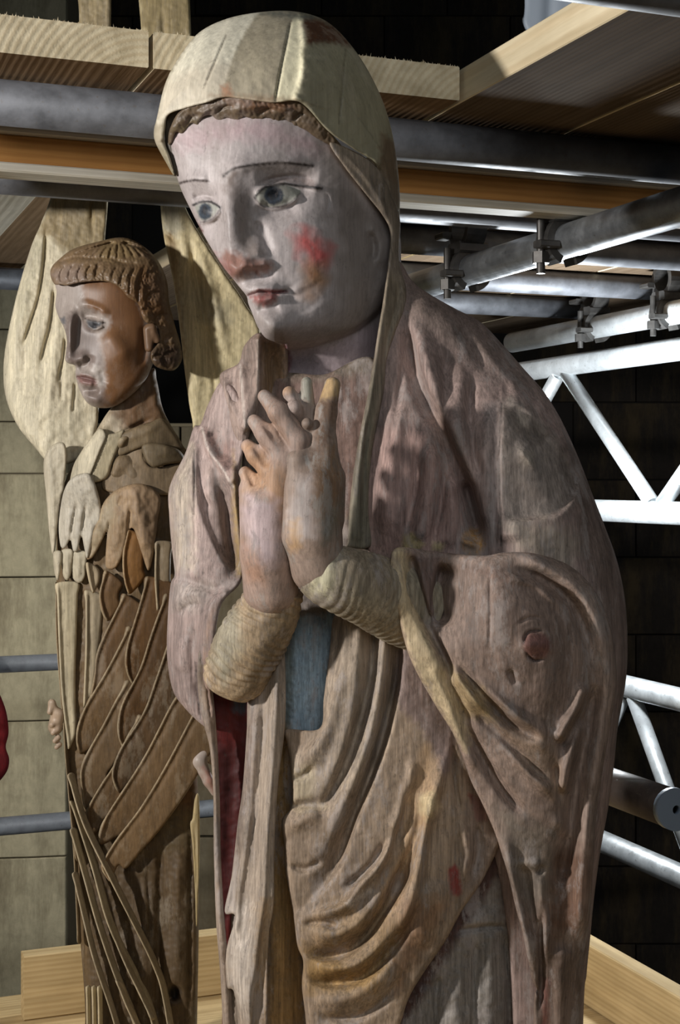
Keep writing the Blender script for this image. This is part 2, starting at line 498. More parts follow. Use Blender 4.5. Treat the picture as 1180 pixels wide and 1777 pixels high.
def block_mesh(name, W, H, T, bow=0.0, bev=.0035):
    """ashlar block, x 0..W, y 0..T (front at y=0), z 0..H, softened edges, optional bowed face"""
    xs = [0, bev]+[bev+(W-2*bev)*k/6 for k in range(1, 6)]+[W-bev, W]; zs = [0, bev, H-bev, H]
    V = []; nx = len(xs)
    for z in zs:
        for i, x in enumerate(xs):
            y = 0.0
            if i in (0, nx-1): y += bev*.8
            if z in (0, H): y += bev*.8
            t = (x/W-.5)*2; y += bow*t*t
            V.append((x, y, z))
    Fc = [(j*nx+i, j*nx+i+1, (j+1)*nx+i+1, (j+1)*nx+i) for j in range(3) for i in range(nx-1)]
    n = len(V); V += [(0, T, 0), (W, T, 0), (W, T, H), (0, T, H)]
    Fc += [(n, n+3, n+2, n+1), tuple([n]+[j*nx for j in range(4)]+[n+3])[::1], tuple([n+2]+[j*nx+nx-1 for j in (3, 2, 1, 0)]+[n+1]), tuple([n+1]+[i for i in range(nx-1, -1, -1)]+[n]), tuple([n+3]+[3*nx+i for i in range(nx)]+[n+2])]
    me = bpy.data.meshes.new(name); me.from_pydata(V, [], Fc); me.update(); return me
def solid_box(name, lo, hi, mat, parent=None):
    lo, hi = Vector(lo), Vector(hi); d = hi-lo
    me = box_mesh(name, d.x, d.y, d.z, .004); me.materials.append(mat)
    o = bpy.data.objects.new(name, me); COL.objects.link(o)
    if parent is not None: o.parent = parent; o.location = lo-parent_origin(parent)
    else: o.location = lo
    return o
def put(name, me, loc, parent):
    o = bpy.data.objects.new(name, me); COL.objects.link(o); o.parent = parent; o.location = Vector(loc)-parent_origin(parent); return o
GROUND = -2.6
rng = np.random.RandomState(4)
wl = tag(solid_box('wall_left', (-1.62, 5.06, GROUND), (-.955, 5.5, 4.2), M_MORTAR), kind='structure')
cuts = [GROUND, -2.0, -1.45, -.96, -.475, .0, .50, .86, 1.04, 1.36, 1.7, 2.2, 2.7, 3.2, 3.7, 4.2]
for i in range(len(cuts)-1):
    h = cuts[i+1]-cuts[i]
    me = block_mesh('block', .644, h-.005, .10, .035); me.materials.append(M_STONE)
    put('block', me, (-1.60, 4.985+rng.uniform(0, .008), cuts[i]+.004), wl)
wl2 = tag(solid_box('wall_recess', (-1.05, 5.36, GROUND), (-.30, 5.7, 1.05), M_MORTAR), kind='structure')
for i in range(len(cuts)-1):
    if cuts[i+1] > 1.05: break
    h = cuts[i+1]-cuts[i]; x = -1.05-rng.uniform(0, .3)
    while x < -.30:
        wd = rng.uniform(.42, .62); x1 = min(x+wd, -.30); x0 = max(x, -1.05)
        if x1-x0 > .08:
            me = block_mesh('block', x1-x0-.008, h-.008, .08, 0); me.materials.append(M_STONE_M)
            put('block', me, (x0+.004, 5.30+rng.uniform(0, .008), cuts[i]+.004), wl2)
        x = x1
wb_ = tag(solid_box('wall_back', (-6, 8.06, GROUND), (7, 8.4, 7), M_MORTAR_D), kind='structure')
z = GROUND; row = 0
bm_cache = {}
while z < 6.9:
    x = -2.2-(row % 2)*.35
    while x < 4.2:
        if not (-1.7 < x < .6 and z < 2.6):
            me = bm_cache.get('b')
            if me is None:
                me = block_mesh('block', .692, .422, .08); me.materials.append(M_STONE_D); bm_cache['b'] = me
            put('block', me, (x, 8.0+rng.uniform(0, .015), z), wb_)
        x += .70
    z += .43; row += 1
tag(solid_box('ground', (-6, -2, GROUND-.1), (7, 8.2, GROUND), M_STONE_D), kind='structure')

# ---- deck the statues stand on
deck = tag(empty('floor', (0, 1.2, 0)), kind='structure')
org = P(20, 1700, 2.24); e0 = Vector((org.x, org.y, 0))+D2*-.5+D1*.12
for i in range(11):
    plank('floor_plank', e0-D1*(.2*(i+1))+Vector((0, 0, -.045)), D2, 1.42, .197, .045, M_PINE_T, deck)
# toe boards
tb = P(42, 1668, 2.24); tb.z = CZ-.745
o = plank('toe_board', Vector((tb.x, tb.y, .001)), D2, .80, .032, .10, M_PINE_T); tag(o, 'pale toe board standing on the deck behind the angel statue', 'board')
tr = P(1020, 1640, 2.30)
o = plank('toe_board', Vector((tr.x, tr.y, .001))+D1*.05, -D1, .92, .032, .10, M_PINE_T); tag(o, 'pale toe board beside the near statue at the lower right corner', 'board')

# ---- platform overhead: planks, joists, tubes
ZB = .424; TH = .038
def fringe(o, W, H):
    """torn fibres standing along the sawn top edge of a plank end"""
    V, Fc = [], []; r = np.random.RandomState(int(W*1e4) % 97)
    for k in range(int(W*420)):
        y = r.uniform(0, W); h = r.uniform(.0008, .0042)*(1 if r.rand() < .35 else .45); w_ = r.uniform(.0003, .0008); n = len(V); lx = r.uniform(-.0012, .001)
        V += [(0, y-w_, H), (0, y+w_, H), (.0012, y, H), (lx, y+r.uniform(-.001, .001), H+h)]
        Fc += [(n, n+1, n+3), (n+1, n+2, n+3), (n+2, n, n+3)]
    me = bpy.data.meshes.new('torn_fibres'); me.from_pydata(V, [], Fc); me.materials.append(M_PINE)
    c = bpy.data.objects.new('torn_fibres', me); COL.objects.link(c); c.parent = o; c['kind'] = 'stuff'
corner = rel(.136, 1.618, ZB)
def cut_pt(s): return corner+D2*s
platA = [(-.80, .215), (-.582, .224), (-.356, .224), (-.131, .129)]
labA = ['overhead scaffold plank at the top left corner', 'overhead scaffold plank with fresh end grain and ring pattern left of the hood', 'overhead scaffold plank whose cut end meets the hood', 'short overhead scaffold plank ending right of the hood']
for (s, wd), lb in zip(platA, labA):
    p = cut_pt(s)                                      # local x along D1, local y is to its left
    o = plank('scaffold_plank', p+D2*wd, D1, .50, wd-.003, TH, M_PINE, bev=.0012, flat=M_PINE_B); tag(o, lb, 'plank', 'overhead planks')
    fringe(o, wd-.003, TH)
labB = ['long overhead plank with a bright sawn edge beside the hole', 'long overhead plank in the top right corner']+[n+' overhead plank counted to the right from the bright sawn edge' for n in ('third', 'fourth', 'fifth', 'sixth', 'seventh')]
for i, lb in enumerate(labB):
    wd = .182 if i == 0 else .22
    s = 0 if i == 0 else .184+.222*(i-1)
    o = plank('scaffold_plank', cut_pt(s)+D2*wd-D1*1.1, D1, 3.4, wd-.003, TH, M_PINE, bev=.0012, flat=M_PINE_G); tag(o, lb, 'plank', 'overhead planks')
# lit plank at the far left and the brown ones beyond it
pl = P(40, 368, 2.294)
o = plank('scaffold_plank', Vector((pl.x, pl.y, CZ+ZB))-D1*.2, D1, .85, .22, TH, M_PINE_W); tag(o, 'lit pale plank above the left wing, cut off by the frame edge', 'plank', 'overhead planks')
pl = P(118, 400, 2.73)
o = plank('scaffold_plank', Vector((pl.x, pl.y, CZ+.475))-D1*.3, D1, 1.6, .23, TH, M_PINE_B); tag(o, 'brown knotty plank behind the left wing', 'plank', 'overhead planks')
o = plank('scaffold_plank', Vector((pl.x, pl.y, CZ+.475))-D1*.3-D2*.235, D1, 1.6, .23, TH, M_PINE_B); tag(o, 'second brown plank further left behind the left wing', 'plank', 'overhead planks')
# joist: pale flanges, orange web
def joist(org, L, label):
    j = empty('timber_joist', org)
    plank('top_flange', org+Vector((0, 0, -.021)), D2, L, .045, .020, M_PINE_W, j)
    plank('web', org+D1*.008+Vector((0, 0, -.055)), D2, L, .03, .034, M_PINE_O, j)
    plank('bottom_flange', org+Vector((0, 0, -.0665)), D2, L, .045, .0115, M_PINE_W, j)
    tag(j, label, 'beam'); return j
jp = rel(-.333, 1.70, ZB)
joist(jp-D2*.35, 1.55, 'timber joist with pale flanges and orange web below the overhead planks')
jp2 = P(12, 531, 3.30); jp2.z = CZ+.424
joist(jp2-D2*.6, .58, 'orange timber joist at the far left edge behind the wing')
# cross tubes
def cross(px, Y, Z, s0, s1, mat, label):
    c = rel((px-CX)*Y/F, Y, Z)
    o = tube('scaffold_tube', c+D2*s0, c+D2*s1, mat); tag(o, label, 'tube', 'scaffold tubes'); return o
cross(0, 1.527, .3985, -.35, 1.35, M_STEEL_DULL, 'thick dark blue-grey tube passing behind the hood')
cross(100, 1.925, .3985, -.5, 1.0, M_STEEL_DULL, 'grey tube just below the orange joist')
cross(1180, 1.165, .3985, -.5, .3, M_STEEL_DULL, 'dark tube across the top right corner')
cross(697, 2.40, .3985, -.25, 1.0, M_STEEL_DULL, 'dark cross tube clamped above the long sloping tube')
cross(1000, 2.96, .3985, -.5, .6, M_STEEL_DULL, 'cross tube behind the front coupler')
cross(900, 3.33, .3985, -.5, .21, M_STEEL_DULL, 'short cross tube ending at the far coupler')
cross(20, 3.16, .437, -.5, .12, M_STEEL_DULL, 'grey tube at the left edge behind the wing')
# long tubes running away
def along(px, Y, Z, s0, s1, mat, label):
    c = rel((px-CX)*Y/F, Y, Z)
    o = tube('scaffold_tube', c+D1*s0, c+D1*s1, mat); tag(o, label, 'tube', 'scaffold tubes'); return o
along(1150, 1.786, .33, -.9, .95, M_STEEL, 'long steel tube sloping from the right edge with two couplers')
along(1130, 2.946, .33, -.8, .6, M_ALU, 'bright tube behind the shoulder with two small couplers')
# guard rails at the left
def rail(px, py, Y, s0, s1, label):
    c = P(px, py, Y); o = tube('guard_rail', c+D2*s0, c+D2*s1, M_RAIL); tag(o, label, 'rail', 'guard rails')
rail(50, 1151, 4.15, -.8, 1.6, 'upper grey guard rail in front of the stone pier')
rail(50, 1430, 3.85, -.8, 1.5, 'middle grey guard rail in front of the stone pier')
rail(16, 1772, 3.75, -.6, .12, 'lowest guard rail end at the bottom left corner')
# lower right dark tube with a plastic cap
a, b = P(1170, 1404, 1.74), P(985, 1338, 2.02)
dt = tube('capped_tube', a, b, M_RUST); tag(dt, 'dark brown tube with a blue-grey end cap beside the near statue', 'tube')
me = tube_mesh('end_cap', .012, .0255, .02, 24); cap = bpy.data.objects.new('end_cap', me); me.materials.append(M_CAP); COL.objects.link(cap); cap.parent = dt; cap.location = (-.006, 0, 0)
# ladder beams of bright aluminium
def ladder(name, px, Y, zt, zb, s0, s1, n0, step, first_top, label):
    root_p = rel((px-CX)*Y/F, Y, zb)
    r = empty(name, root_p)
    tube('chord', root_p+D1*s0+Vector((0, 0, zt-zb)), root_p+D1*s1+Vector((0, 0, zt-zb)), M_ALU, r)
    tube('chord', root_p+D1*s0, root_p+D1*s1, M_ALU, r)
    s, top = n0, first_top
    while s < s1-step:
        p = root_p+D1*(s+.02)+Vector((0, 0, (zt-zb-.02) if top else .02)); q = root_p+D1*(s+step-.02)+Vector((0, 0, .02 if top else zt-zb-.02))
        tube('brace', p, q, M_ALU, r, .0165); s += step; top = not top
    tag(r, label, 'beam', 'aluminium ladder beams'); return r
ladder('ladder_beam', 1150, 3.0, .264, -.072, -.75, 3.2, -.375, .394, True, 'upper bright aluminium ladder beam right of the near statue')
ladder('ladder_beam', 1135, 3.03, -.452, -.812, -.75, 3.0, -.713, .27, False, 'lower bright aluminium ladder beam right of the near statue')

# ---- couplers
def ring_part(name, c, ax, up, mat, parent, r0=.0245, r1=.035, wd=.034, a0=-1.2, a1=4.3, lug=True):
    """half-open band round a tube: arc from a0 to a1 about axis ax"""
    ax = ax.normalized(); s = ax.cross(up).normalized(); u = s.cross(ax).normalized()
    V, Fc = [], []; n = 22
    for k in range(n+1):
        a = a0+(a1-a0)*k/n
        dr = s*math.cos(a)+u*math.sin(a)
        for rr, x in ((r0, -wd/2), (r1, -wd/2), (r1, wd/2), (r0, wd/2)): V.append(c+dr*rr+ax*x)
    for k in range(n):
        for q in range(4): Fc.append((k*4+q, (k+1)*4+q, (k+1)*4+(q+1) % 4, k*4+(q+1) % 4))
    Fc += [(0, 1, 2, 3), (n*4+3, n*4+2, n*4+1, n*4)]
    return mesh_obj(name, [tuple(v) for v in V], Fc, mat, parent, smooth=False)
def rod(name, a, b, r, mat, parent, n=16):
    d = (b-a).normalized(); t = Vector((0, 0, 1)) if abs(d.z) < .9 else Vector((1, 0, 0)); s = d.cross(t).normalized(); u = s.cross(d)
    V = []; 
    for p in (a, b):
        for k in range(n): V.append(p+(s*math.cos(2*math.pi*k/n)+u*math.sin(2*math.pi*k/n))*r)
    Fc = [(k, (k+1) % n, n+(k+1) % n, n+k) for k in range(n)]+[tuple(range(n-1, -1, -1)), tuple(range(n, 2*n))]
    return mesh_obj(name, [tuple(v) for v in V], Fc, mat, parent, smooth=False)
def coupler(c_low, label):
    """right-angle coupler: lower clamp on a tube along D1, upper clamp on a tube along D2"""
    r = empty('coupler', c_low)
    up = Vector((0, 0, 1)); c_up = c_low+Vector((0, 0, .0685))
    ring_part('clamp_band', c_low, D1, up, M_FORGED, r)
    ring_part('clamp_band', c_up, D2, up, M_FORGED, r)
    me = box_mesh('saddle', .050, .046, .018, .004); o = frame_obj('saddle', me, M_FORGED, c_low-D2*.025+Vector((0, 0, .0255))-D1*.023, D2, r)
    for cc, side in ((c_low, -D2), (c_up, D1)):
        p = cc+side*.036
        bt = rod('bolt', p+Vector((0, 0, -.046)), p+Vector((0, 0, .034)), .006, M_FORGED, r)
        rod('nut', p+Vector((0, 0, -.032)), p+Vector((0, 0, -.016)), .0125, M_FORGED, bt, 6)
        frame_obj('lug', box_mesh('lug', .030, .022, .010, .002), M_FORGED, cc+side*.022-side.cross(up)*-.011+Vector((0, 0, -.014)) if False else cc+side*.024+Vector((0, 0, -.014))+(-D1 if side == -D2 else -D2)*.011, side, r)
    tag(r, label, 'coupler', 'scaffold couplers'); return r
def on_long(px0, Y0_, px):                             # point of the long tube seen at px
    X0 = (px0-CX)*Y0_/F; k = D1.x/D1.y
    Yv = (X0-k*Y0_)/((px-CX)/F-k); return rel((px-CX)*Yv/F, Yv, .33)
coupler(on_long(1150, 1.786, 978), 'large forged coupler on the long sloping tube, nearer the right edge')
coupler(on_long(1150, 1.786, 812), 'forged coupler on the long sloping tube just above the shoulder')
coupler(on_long(1130, 2.946, 1032), 'small coupler on the bright tube behind the shoulder')
coupler(on_long(1130, 2.946, 1160), 'small coupler on the bright tube cut off by the right edge')
# ================================================================ the near statue
M_FACE = carved('painted_flesh', grain=.13, blot=.30, rough=.5, bmp=.2, worn=(.27, .23, .21), wornfac=.34, spec=.35, fine=.16, speck=.3)
M_ROBE = carved('worn_painted_wood', grain=.36, blot=.40, rough=.68, bmp=.9, worn=(.335, .295, .275), wornfac=.5, fine=.42, speck=.45, gain=1.42)
M_HOOD = carved('bare_pale_wood', grain=.16, blot=.20, rough=.6, bmp=.35, worn=(.42, .37, .29), wornfac=.22, grain_scale=70, fine=.18, speck=.3)
M_LINING = carved('red_painted_lining', grain=.3, blot=.3, rough=.6, bmp=.6, worn=(.10, .02, .02), wornfac=.3, fine=.3)
mary = empty('praying_statue', (0.06, 1.50, 0))
tag(mary, 'large carved wooden statue of a hooded woman with clasped hands and rosy cheek', 'statue')

# ---- head: face and neck in one piece
face_out = [(300, 238, 12), (318, 206, 8), (360, 188, 8), (420, 190, 6), (500, 190, 6), (560, 225, 6), (610, 280, 8), (655, 335, 8), (690, 395, 8), (696, 450, 8), (692, 520, 8),
            (680, 580, 8), (670, 640, 8), (660, 700, 8), (600, 735, 8), (520, 735, 8), (492, 690, 10), (494, 640, 14), (496, 600, 12),
            (486, 596, 30), (462, 587, 34), (448, 569, 36), (439, 547, 32), (431, 527, 26), (428, 514, 22), (417, 500, 20), (404, 484, 20), (386, 461, 30), (364, 426, 40),
            (346, 394, 45), (329, 360, 45), (314, 328, 42), (303, 292, 40), (296, 258, 26)]
face_ctrl = [(340, 250, 22), (420, 235, -10), (500, 240, 2), (560, 280, 28), (630, 350, 72), (670, 400, 108), (650, 470, 92), (640, 540, 96),
             (330, 330, 28), (360, 400, 14), (400, 300, -18), (460, 300, -8), (530, 330, 14), (480, 360, 2), (540, 420, 6), (500, 440, -8), (590, 420, 34),
             (400, 460, -12), (440, 500, -20), (470, 470, -14), (500, 520, -8), (470, 570, -22), (440, 550, -12), (540, 560, 10), (560, 510, 10), (600, 530, 42),
             (560, 640, 78), (620, 640, 96), (510, 640, 84), (560, 720, 70), (640, 690, 90), (500, 720, 80), (620, 590, 70)]
def face_fn(Q, D):
    x, y = Q[:, 0], Q[:, 1]
    # undercut below the jaw: the neck lies further back
    jaw = smooth_line([(484, 600), (528, 597), (562, 588), (613, 570), (650, 544), (690, 500)], 4)
    yj = np.interp(x, jaw[:, 0], jaw[:, 1])
    below = np.clip((y-yj)/10, 0, 1); below = below*below*(3-2*below)
    roll = np.clip(1-(yj-y)/46, 0, 1)
    on = np.clip((x-478)/8, 0, 1)
    D = D+on*np.where(y < yj, 30*(1-np.sqrt(np.clip(1-roll**2, 0, 1))), 30)+on*below*22
    # eyeballs
    for ex, ey, rx, ry, h in ((481, 340, 38, 20, 13), (360, 368, 24, 19, 11)):
        r2 = ((x-ex)/rx)**2+((y-ey)/ry)**2
        D = D-h*np.clip(1-r2, 0, 1)**.6
    return D
face_str = [RG(-17, 26, (446, 332), (480, 322), (520, 318), (552, 326)), RG(-11, 15, (443, 350), (478, 368), (520, 352)),
            RG(-13, 16, (330, 345), (352, 342), (380, 348)), RG(-10, 12, (346, 388), (366, 392), (388, 380)),
            # brow arches
            RG(7, 12, (388, 304), (410, 290), (452, 282), (496, 280), (543, 286)), RG(6, 10, (314, 318), (334, 310), (364, 311)),
            # eyelids
            RG(7, 4.5, (441, 342), (450, 330), (468, 322), (492, 317), (518, 321), (560, 327), end=.12), RG(5, 4, (444, 346), (458, 359), (478, 362), (504, 354), (524, 336), end=.12),
            RG(-4, 4, (438, 326), (469, 311), (511, 305), (546, 311)),
            RG(6, 4, (334, 357), (349, 348), (367, 349), (384, 361), end=.12), RG(4, 3.5, (347, 387), (367, 383), (384, 364), end=.12), RG(-3, 3.5, (332, 346), (352, 339), (376, 344)),
            # nose
            ED(29, 15, 25, (412, 470), (404, 440), (399, 400), (396, 360), (396, 320), (404, 292), end=.5),
            RG(17, 15, (399, 462), (409, 466), (420, 464), end=0), RG(13, 10, (440, 462), (458, 458), end=0), RG(11, 11, (426, 450), (446, 440), end=0), RG(-10, 6, (423, 474), (436, 470), (447, 473), end=.1),
            RG(-13, 11, (398, 488), (425, 488), (462, 478), (478, 458)), RG(-8, 10, (472, 448), (462, 420), (446, 380)),
            RG(-3, 14, (478, 470), (500, 490), (512, 505)),
            # mouth
            RG(9, 8, (436, 503), (458, 499), (484, 503)), RG(-10, 3.4, (427, 514), (440, 511), (452, 507), (474, 509), (500, 505), end=.1),
            RG(11, 8, (440, 519), (458, 520), (482, 515)), RG(-9, 9, (444, 534), (462, 538), (488, 530)), RG(-5, 8, (500, 506), (508, 514), end=0),
            # chin and cheek
            RG(12, 24, (462, 566), (490, 570), end=0), RG(9, 45, (530, 400), (560, 430), end=0), RG(-3, 34, (520, 500), (545, 540)), RG(5, 20, (345, 410), (370, 440), end=0),
            RG(-3, 3, (566, 335), (570, 350), (566, 372)), RG(-6, 26, (600, 360), (630, 420), (640, 480)), RG(8, 14, (650, 400), (664, 420), (660, 448), end=0), RG(-9, 7, (640, 398), (648, 425), (646, 455)),
            RG(-5, 4, (560, 640), (600, 655), (650, 640)), RG(-4, 4, (600, 700), (640, 672))]
FL = (182, 172, 170)
face_pat = [([(297, 240), (340, 214), (400, 208), (470, 212), (560, 250), (540, 268), (420, 240), (330, 262)], (182, 150, 154), 14, .55),
            ([(560, 260), (640, 340), (684, 400), (676, 520), (640, 590), (560, 600), (580, 500), (575, 380)], (126, 116, 108), 26, .75),  # shaded right side of the face, darkened in the paint
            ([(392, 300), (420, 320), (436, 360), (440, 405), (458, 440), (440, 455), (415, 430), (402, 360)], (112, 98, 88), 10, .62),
            ([(386, 440), (402, 436), (432, 450), (470, 455), (466, 472), (436, 478), (405, 484), (388, 466)], (142, 98, 82), 7, .85),
            ([(512, 404), (530, 400), (560, 418), (574, 440), (560, 462), (544, 470), (530, 446), (516, 430)], (196, 92, 88), 16, .95),
            ([(526, 460), (556, 462), (568, 490), (548, 505), (528, 520), (530, 490)], (172, 122, 70), 15, .75),
            ([(360, 440), (386, 452), (398, 470), (384, 462)], (186, 120, 118), 10, .6),
            ([(329, 372), (338, 380), (352, 400), (350, 408), (338, 392)], (90, 20, 24), 3, .9),
            ([(430, 512), (446, 503), (462, 502), (486, 503), (500, 506), (474, 510), (450, 509)], (136, 66, 64), 3, .95),
            ([(434, 515), (452, 510), (482, 509), (482, 518), (462, 532), (444, 527)], (158, 94, 90), 4, .95),
            ([(430, 513), (452, 507), (474, 509), (497, 505)], (70, 26, 28), 1.5, .9, 1.0),
            ([(448, 555), (500, 560), (560, 570), (560, 592), (480, 598)], (136, 124, 116), 14, .6),
            ([(388, 305), (409, 292), (452, 285), (494, 283), (543, 288)], (50, 40, 36), 2, .95, 2.3),
            ([(312, 318), (333, 313), (361, 314)], (56, 44, 40), 2, .95, 2.0),
            ([(390, 330), (396, 318), (408, 300)], (120, 104, 96), 5, .6, 4),
            # eyes
            ([(442, 342), (454, 328), (488, 320), (522, 330), (520, 338), (503, 351), (477, 359), (456, 357)], (160, 160, 150), 2, 1),
            ([(338, 358), (350, 352), (366, 353), (380, 361), (366, 378), (350, 382)], (160, 160, 152), 2, 1),
            ([(475+17*math.cos(a), 339+17*math.sin(a)) for a in np.linspace(0, 6.28, 13)[:-1]], (62, 70, 80), 2, 1),
            ([(356+12*math.cos(a), 367+15*math.sin(a)) for a in np.linspace(0, 6.28, 13)[:-1]], (66, 74, 84), 2, 1),
            ([(474+10*math.cos(a), 338+10*math.sin(a)) for a in np.linspace(0, 6.28, 13)[:-1]], (30, 32, 38), 2, .95),
            ([(355+6*math.cos(a), 365+8*math.sin(a)) for a in np.linspace(0, 6.28, 13)[:-1]], (34, 36, 42), 2, .9),
            ([(443, 342), (456, 327), (490, 319), (515, 322), (558, 327)], (38, 36, 38), 1.6, .95, 2.4),
            ([(443, 344), (456, 358), (477, 360), (503, 352), (520, 336)], (78, 72, 72), 1.5, .8, 1.2),
            ([(335, 356), (350, 350), (367, 351), (382, 360)], (44, 42, 44), 1.5, .95, 2.1), ([(348, 386), (367, 381), (382, 364)], (86, 82, 84), 1.5, .8, 1.1),
            ([(450, 318), (480, 306), (540, 310), (545, 320), (500, 312)], (150, 122, 112), 5, .5),
            # neck
            ([(495, 600), (570, 598), (660, 560), (655, 640), (600, 668), (520, 665), (495, 650)], (176, 160, 164), 10, .9),
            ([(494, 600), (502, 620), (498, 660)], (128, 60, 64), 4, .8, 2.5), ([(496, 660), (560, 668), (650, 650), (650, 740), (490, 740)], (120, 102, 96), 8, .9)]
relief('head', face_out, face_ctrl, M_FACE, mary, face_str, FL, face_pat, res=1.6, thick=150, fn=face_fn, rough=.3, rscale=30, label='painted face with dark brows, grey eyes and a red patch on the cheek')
# ---- wavy hair under the hood
hair_str = [RG(5, 7, (300, 232), (310, 215), (332, 204)), RG(-4, 3, (320, 222), (330, 206), (352, 196)), RG(6, 7, (340, 204), (358, 192), (384, 190)), RG(-4, 3, (372, 200), (388, 186), (410, 184)),
            RG(6, 8, (400, 196), (424, 186), (452, 192)), RG(-4, 3, (446, 204), (460, 190), (478, 190)), RG(6, 8, (470, 198), (494, 192), (516, 204)), RG(-5, 3, (508, 212), (520, 198), (534, 200)),
            RG(5, 8, (524, 210), (545, 222), (566, 240)), RG(3, 3, (346, 200), (372, 184), (400, 180)), RG(3, 3, (430, 184), (470, 184), (510, 192))]
relief('hair', [(292, 250, 10), (296, 220, 8), (320, 188, 6), (390, 170, 5), (470, 172, 5), (515, 175, 5), (560, 215, 5), (600, 262, 5), (606, 278, 4), (576, 255, 4), (549, 242, 5), (531, 227, 5), (513, 222, 5), (497, 209, 4), (482, 214, 5), (463, 206, 4), (445, 214, 5), (427, 203, 4), (411, 213, 5), (395, 205, 4), (380, 211, 5), (366, 200, 4), (351, 204, 4), (345, 219, 5), (331, 214, 4), (318, 233, 5), (306, 229, 4), (299, 248, 5)],
       [(296, 235, 34), (340, 204, 14), (420, 190, -16), (500, 192, -8), (560, 230, 16), (600, 265, 44)], M_FACE, mary, hair_str, (104, 88, 70),
       [([(380, 172), (500, 176), (512, 190), (440, 190)], (140, 96, 66), 8, .6), ([(300, 225), (350, 200), (350, 212), (312, 232)], (128, 116, 88), 6, .7), ([(520, 190), (600, 260), (580, 255), (530, 215)], (88, 74, 60), 8, .7)],
       res=1.8, thick=30, rough=1.0, rscale=14)
# ---- hood: pieced pale wood panels
hood_out = [(303, 306, 8), (288, 282, 18), (270, 248, 26), (267, 228, 34), (272, 205, 40), (287, 144, 55), (312, 97, 65), (346, 56, 75), (395, 32, 85), (452, 21, 90), (503, 19, 90), (545, 27, 90), (575, 43, 90), (604, 72, 90), (634, 114, 90),
            (660, 165, 85), (676, 212, 75), (685, 254, 65), (691, 300, 55), (694, 347, 45), (692, 402, 40), (690, 445, 30), (676, 450, 8), (680, 400, 6), (668, 352, 6), (655, 300, 5), (647, 281, 5), (613, 258, 5), (570, 228, 5), (532, 186, 5),
            (511, 175, 5), (473, 178, 5), (422, 172, 5), (388, 169, 5), (359, 178, 5), (325, 187, 5), (293, 199, 5), (287, 222, 6), (286, 246, 8), (296, 276, 6)]
hood_ctrl = [(280, 230, 40), (300, 180, 14), (340, 120, 2), (380, 165, -20), (400, 60, 40), (450, 165, -28), (450, 100, -4), (500, 40, 56), (520, 170, -24), (530, 100, 0), (560, 60, 50), (600, 240, 22), (600, 150, 28),
             (650, 280, 66), (660, 220, 74), (680, 340, 96), (685, 430, 106), (620, 100, 60), (290, 290, 52)]
hood_str = [ED(5, 26, 7, (398, 35), (380, 100), (360, 150), (358, 176), end=0), ED(9, 40, 6, (524, 30), (528, 90), (524, 140), (512, 176), end=.05), RG(-5, 2.0, (392, 62), (372, 110), (355, 148), end=.2), RG(-6, 2.2, (505, 36), (492, 100), (482, 150), (478, 176), end=.1),
            RG(-3, 2, (600, 86), (594, 150), (588, 215)), ED(6, 5, 24, (672, 230), (664, 260), (658, 288), end=0), RG(4, 8, (300, 200), (340, 184), (390, 172), (470, 180), (514, 177), (535, 190), (574, 232), (650, 282), end=0), RG(-8, 12, (282, 240), (290, 270)),
            RG(-4, 5, (350, 60), (330, 110), (318, 160)), RG(-5, 4, (612, 262), (650, 285), (672, 330), (684, 390))]
hood_pat = [([(346, 56), (400, 30), (452, 21), (420, 70), (396, 130), (388, 170), (300, 196), (272, 215), (290, 140)], (226, 219, 198), 4, 1),
            ([(268, 250), (285, 150), (345, 115), (400, 112), (388, 170), (290, 200), (284, 246)], (196, 184, 164), 10, .7),
            ([(452, 21), (500, 20), (520, 30), (500, 100), (486, 176), (392, 172), (402, 110), (424, 60)], (166, 156, 134), 3, 1),
            ([(508, 34), (526, 34), (530, 90), (526, 140), (514, 176), (478, 178), (490, 110)], (232, 224, 192), 3, 1),
            ([(528, 30), (575, 43), (610, 80), (590, 90), (540, 86), (530, 60)], (84, 54, 34), 5, 1),
            ([(530, 80), (610, 85), (660, 165), (684, 254), (660, 290), (570, 228), (515, 176), (528, 130)], (146, 140, 116), 5, 1),
            ([(662, 230), (690, 250), (694, 350), (668, 330), (658, 290)], (112, 92, 72), 6, .9),
            ([(655, 290), (694, 330), (692, 450), (676, 450), (680, 400)], (122, 108, 92), 6, .9),
            ([(452, 24), (470, 18), (545, 27), (540, 34), (500, 32)], (92, 96, 88), 5, .8),
            ([(384, 150), (396, 146), (406, 168), (386, 170)], (170, 108, 70), 5, .8), ([(362, 164), (470, 166), (512, 172), (470, 178), (420, 173), (386, 170)], (150, 118, 88), 5, .5),
            ([(392, 62), (372, 110), (355, 148)], (70, 60, 48), 1.5, .9, 1.0), ([(505, 36), (492, 100), (482, 150), (478, 176)], (44, 36, 28), 1.5, .9, 1.1), ([(600, 86), (594, 150), (588, 215)], (90, 82, 62), 1.5, .8, .9)]
hood = relief('hood', hood_out, hood_ctrl, M_HOOD, mary, hood_str, (150, 140, 116), hood_pat, res=2.0, thick=190, wb=95, rough=.8, rscale=40, label='pieced hood of pale and brown wooden panels')
# hood inner shadow wall on the far side (underside thickness)
relief('hood_lining', [(303, 304, 4), (287, 248, 6), (291, 198, 5), (330, 186, 4), (345, 196, 4), (306, 226, 4), (300, 250, 4), (306, 292, 4)], [(290, 250, 58), (320, 200, 30), (300, 280, 62)], M_HOOD, hood, (), (84, 76, 66), res=2.2, thick=20)

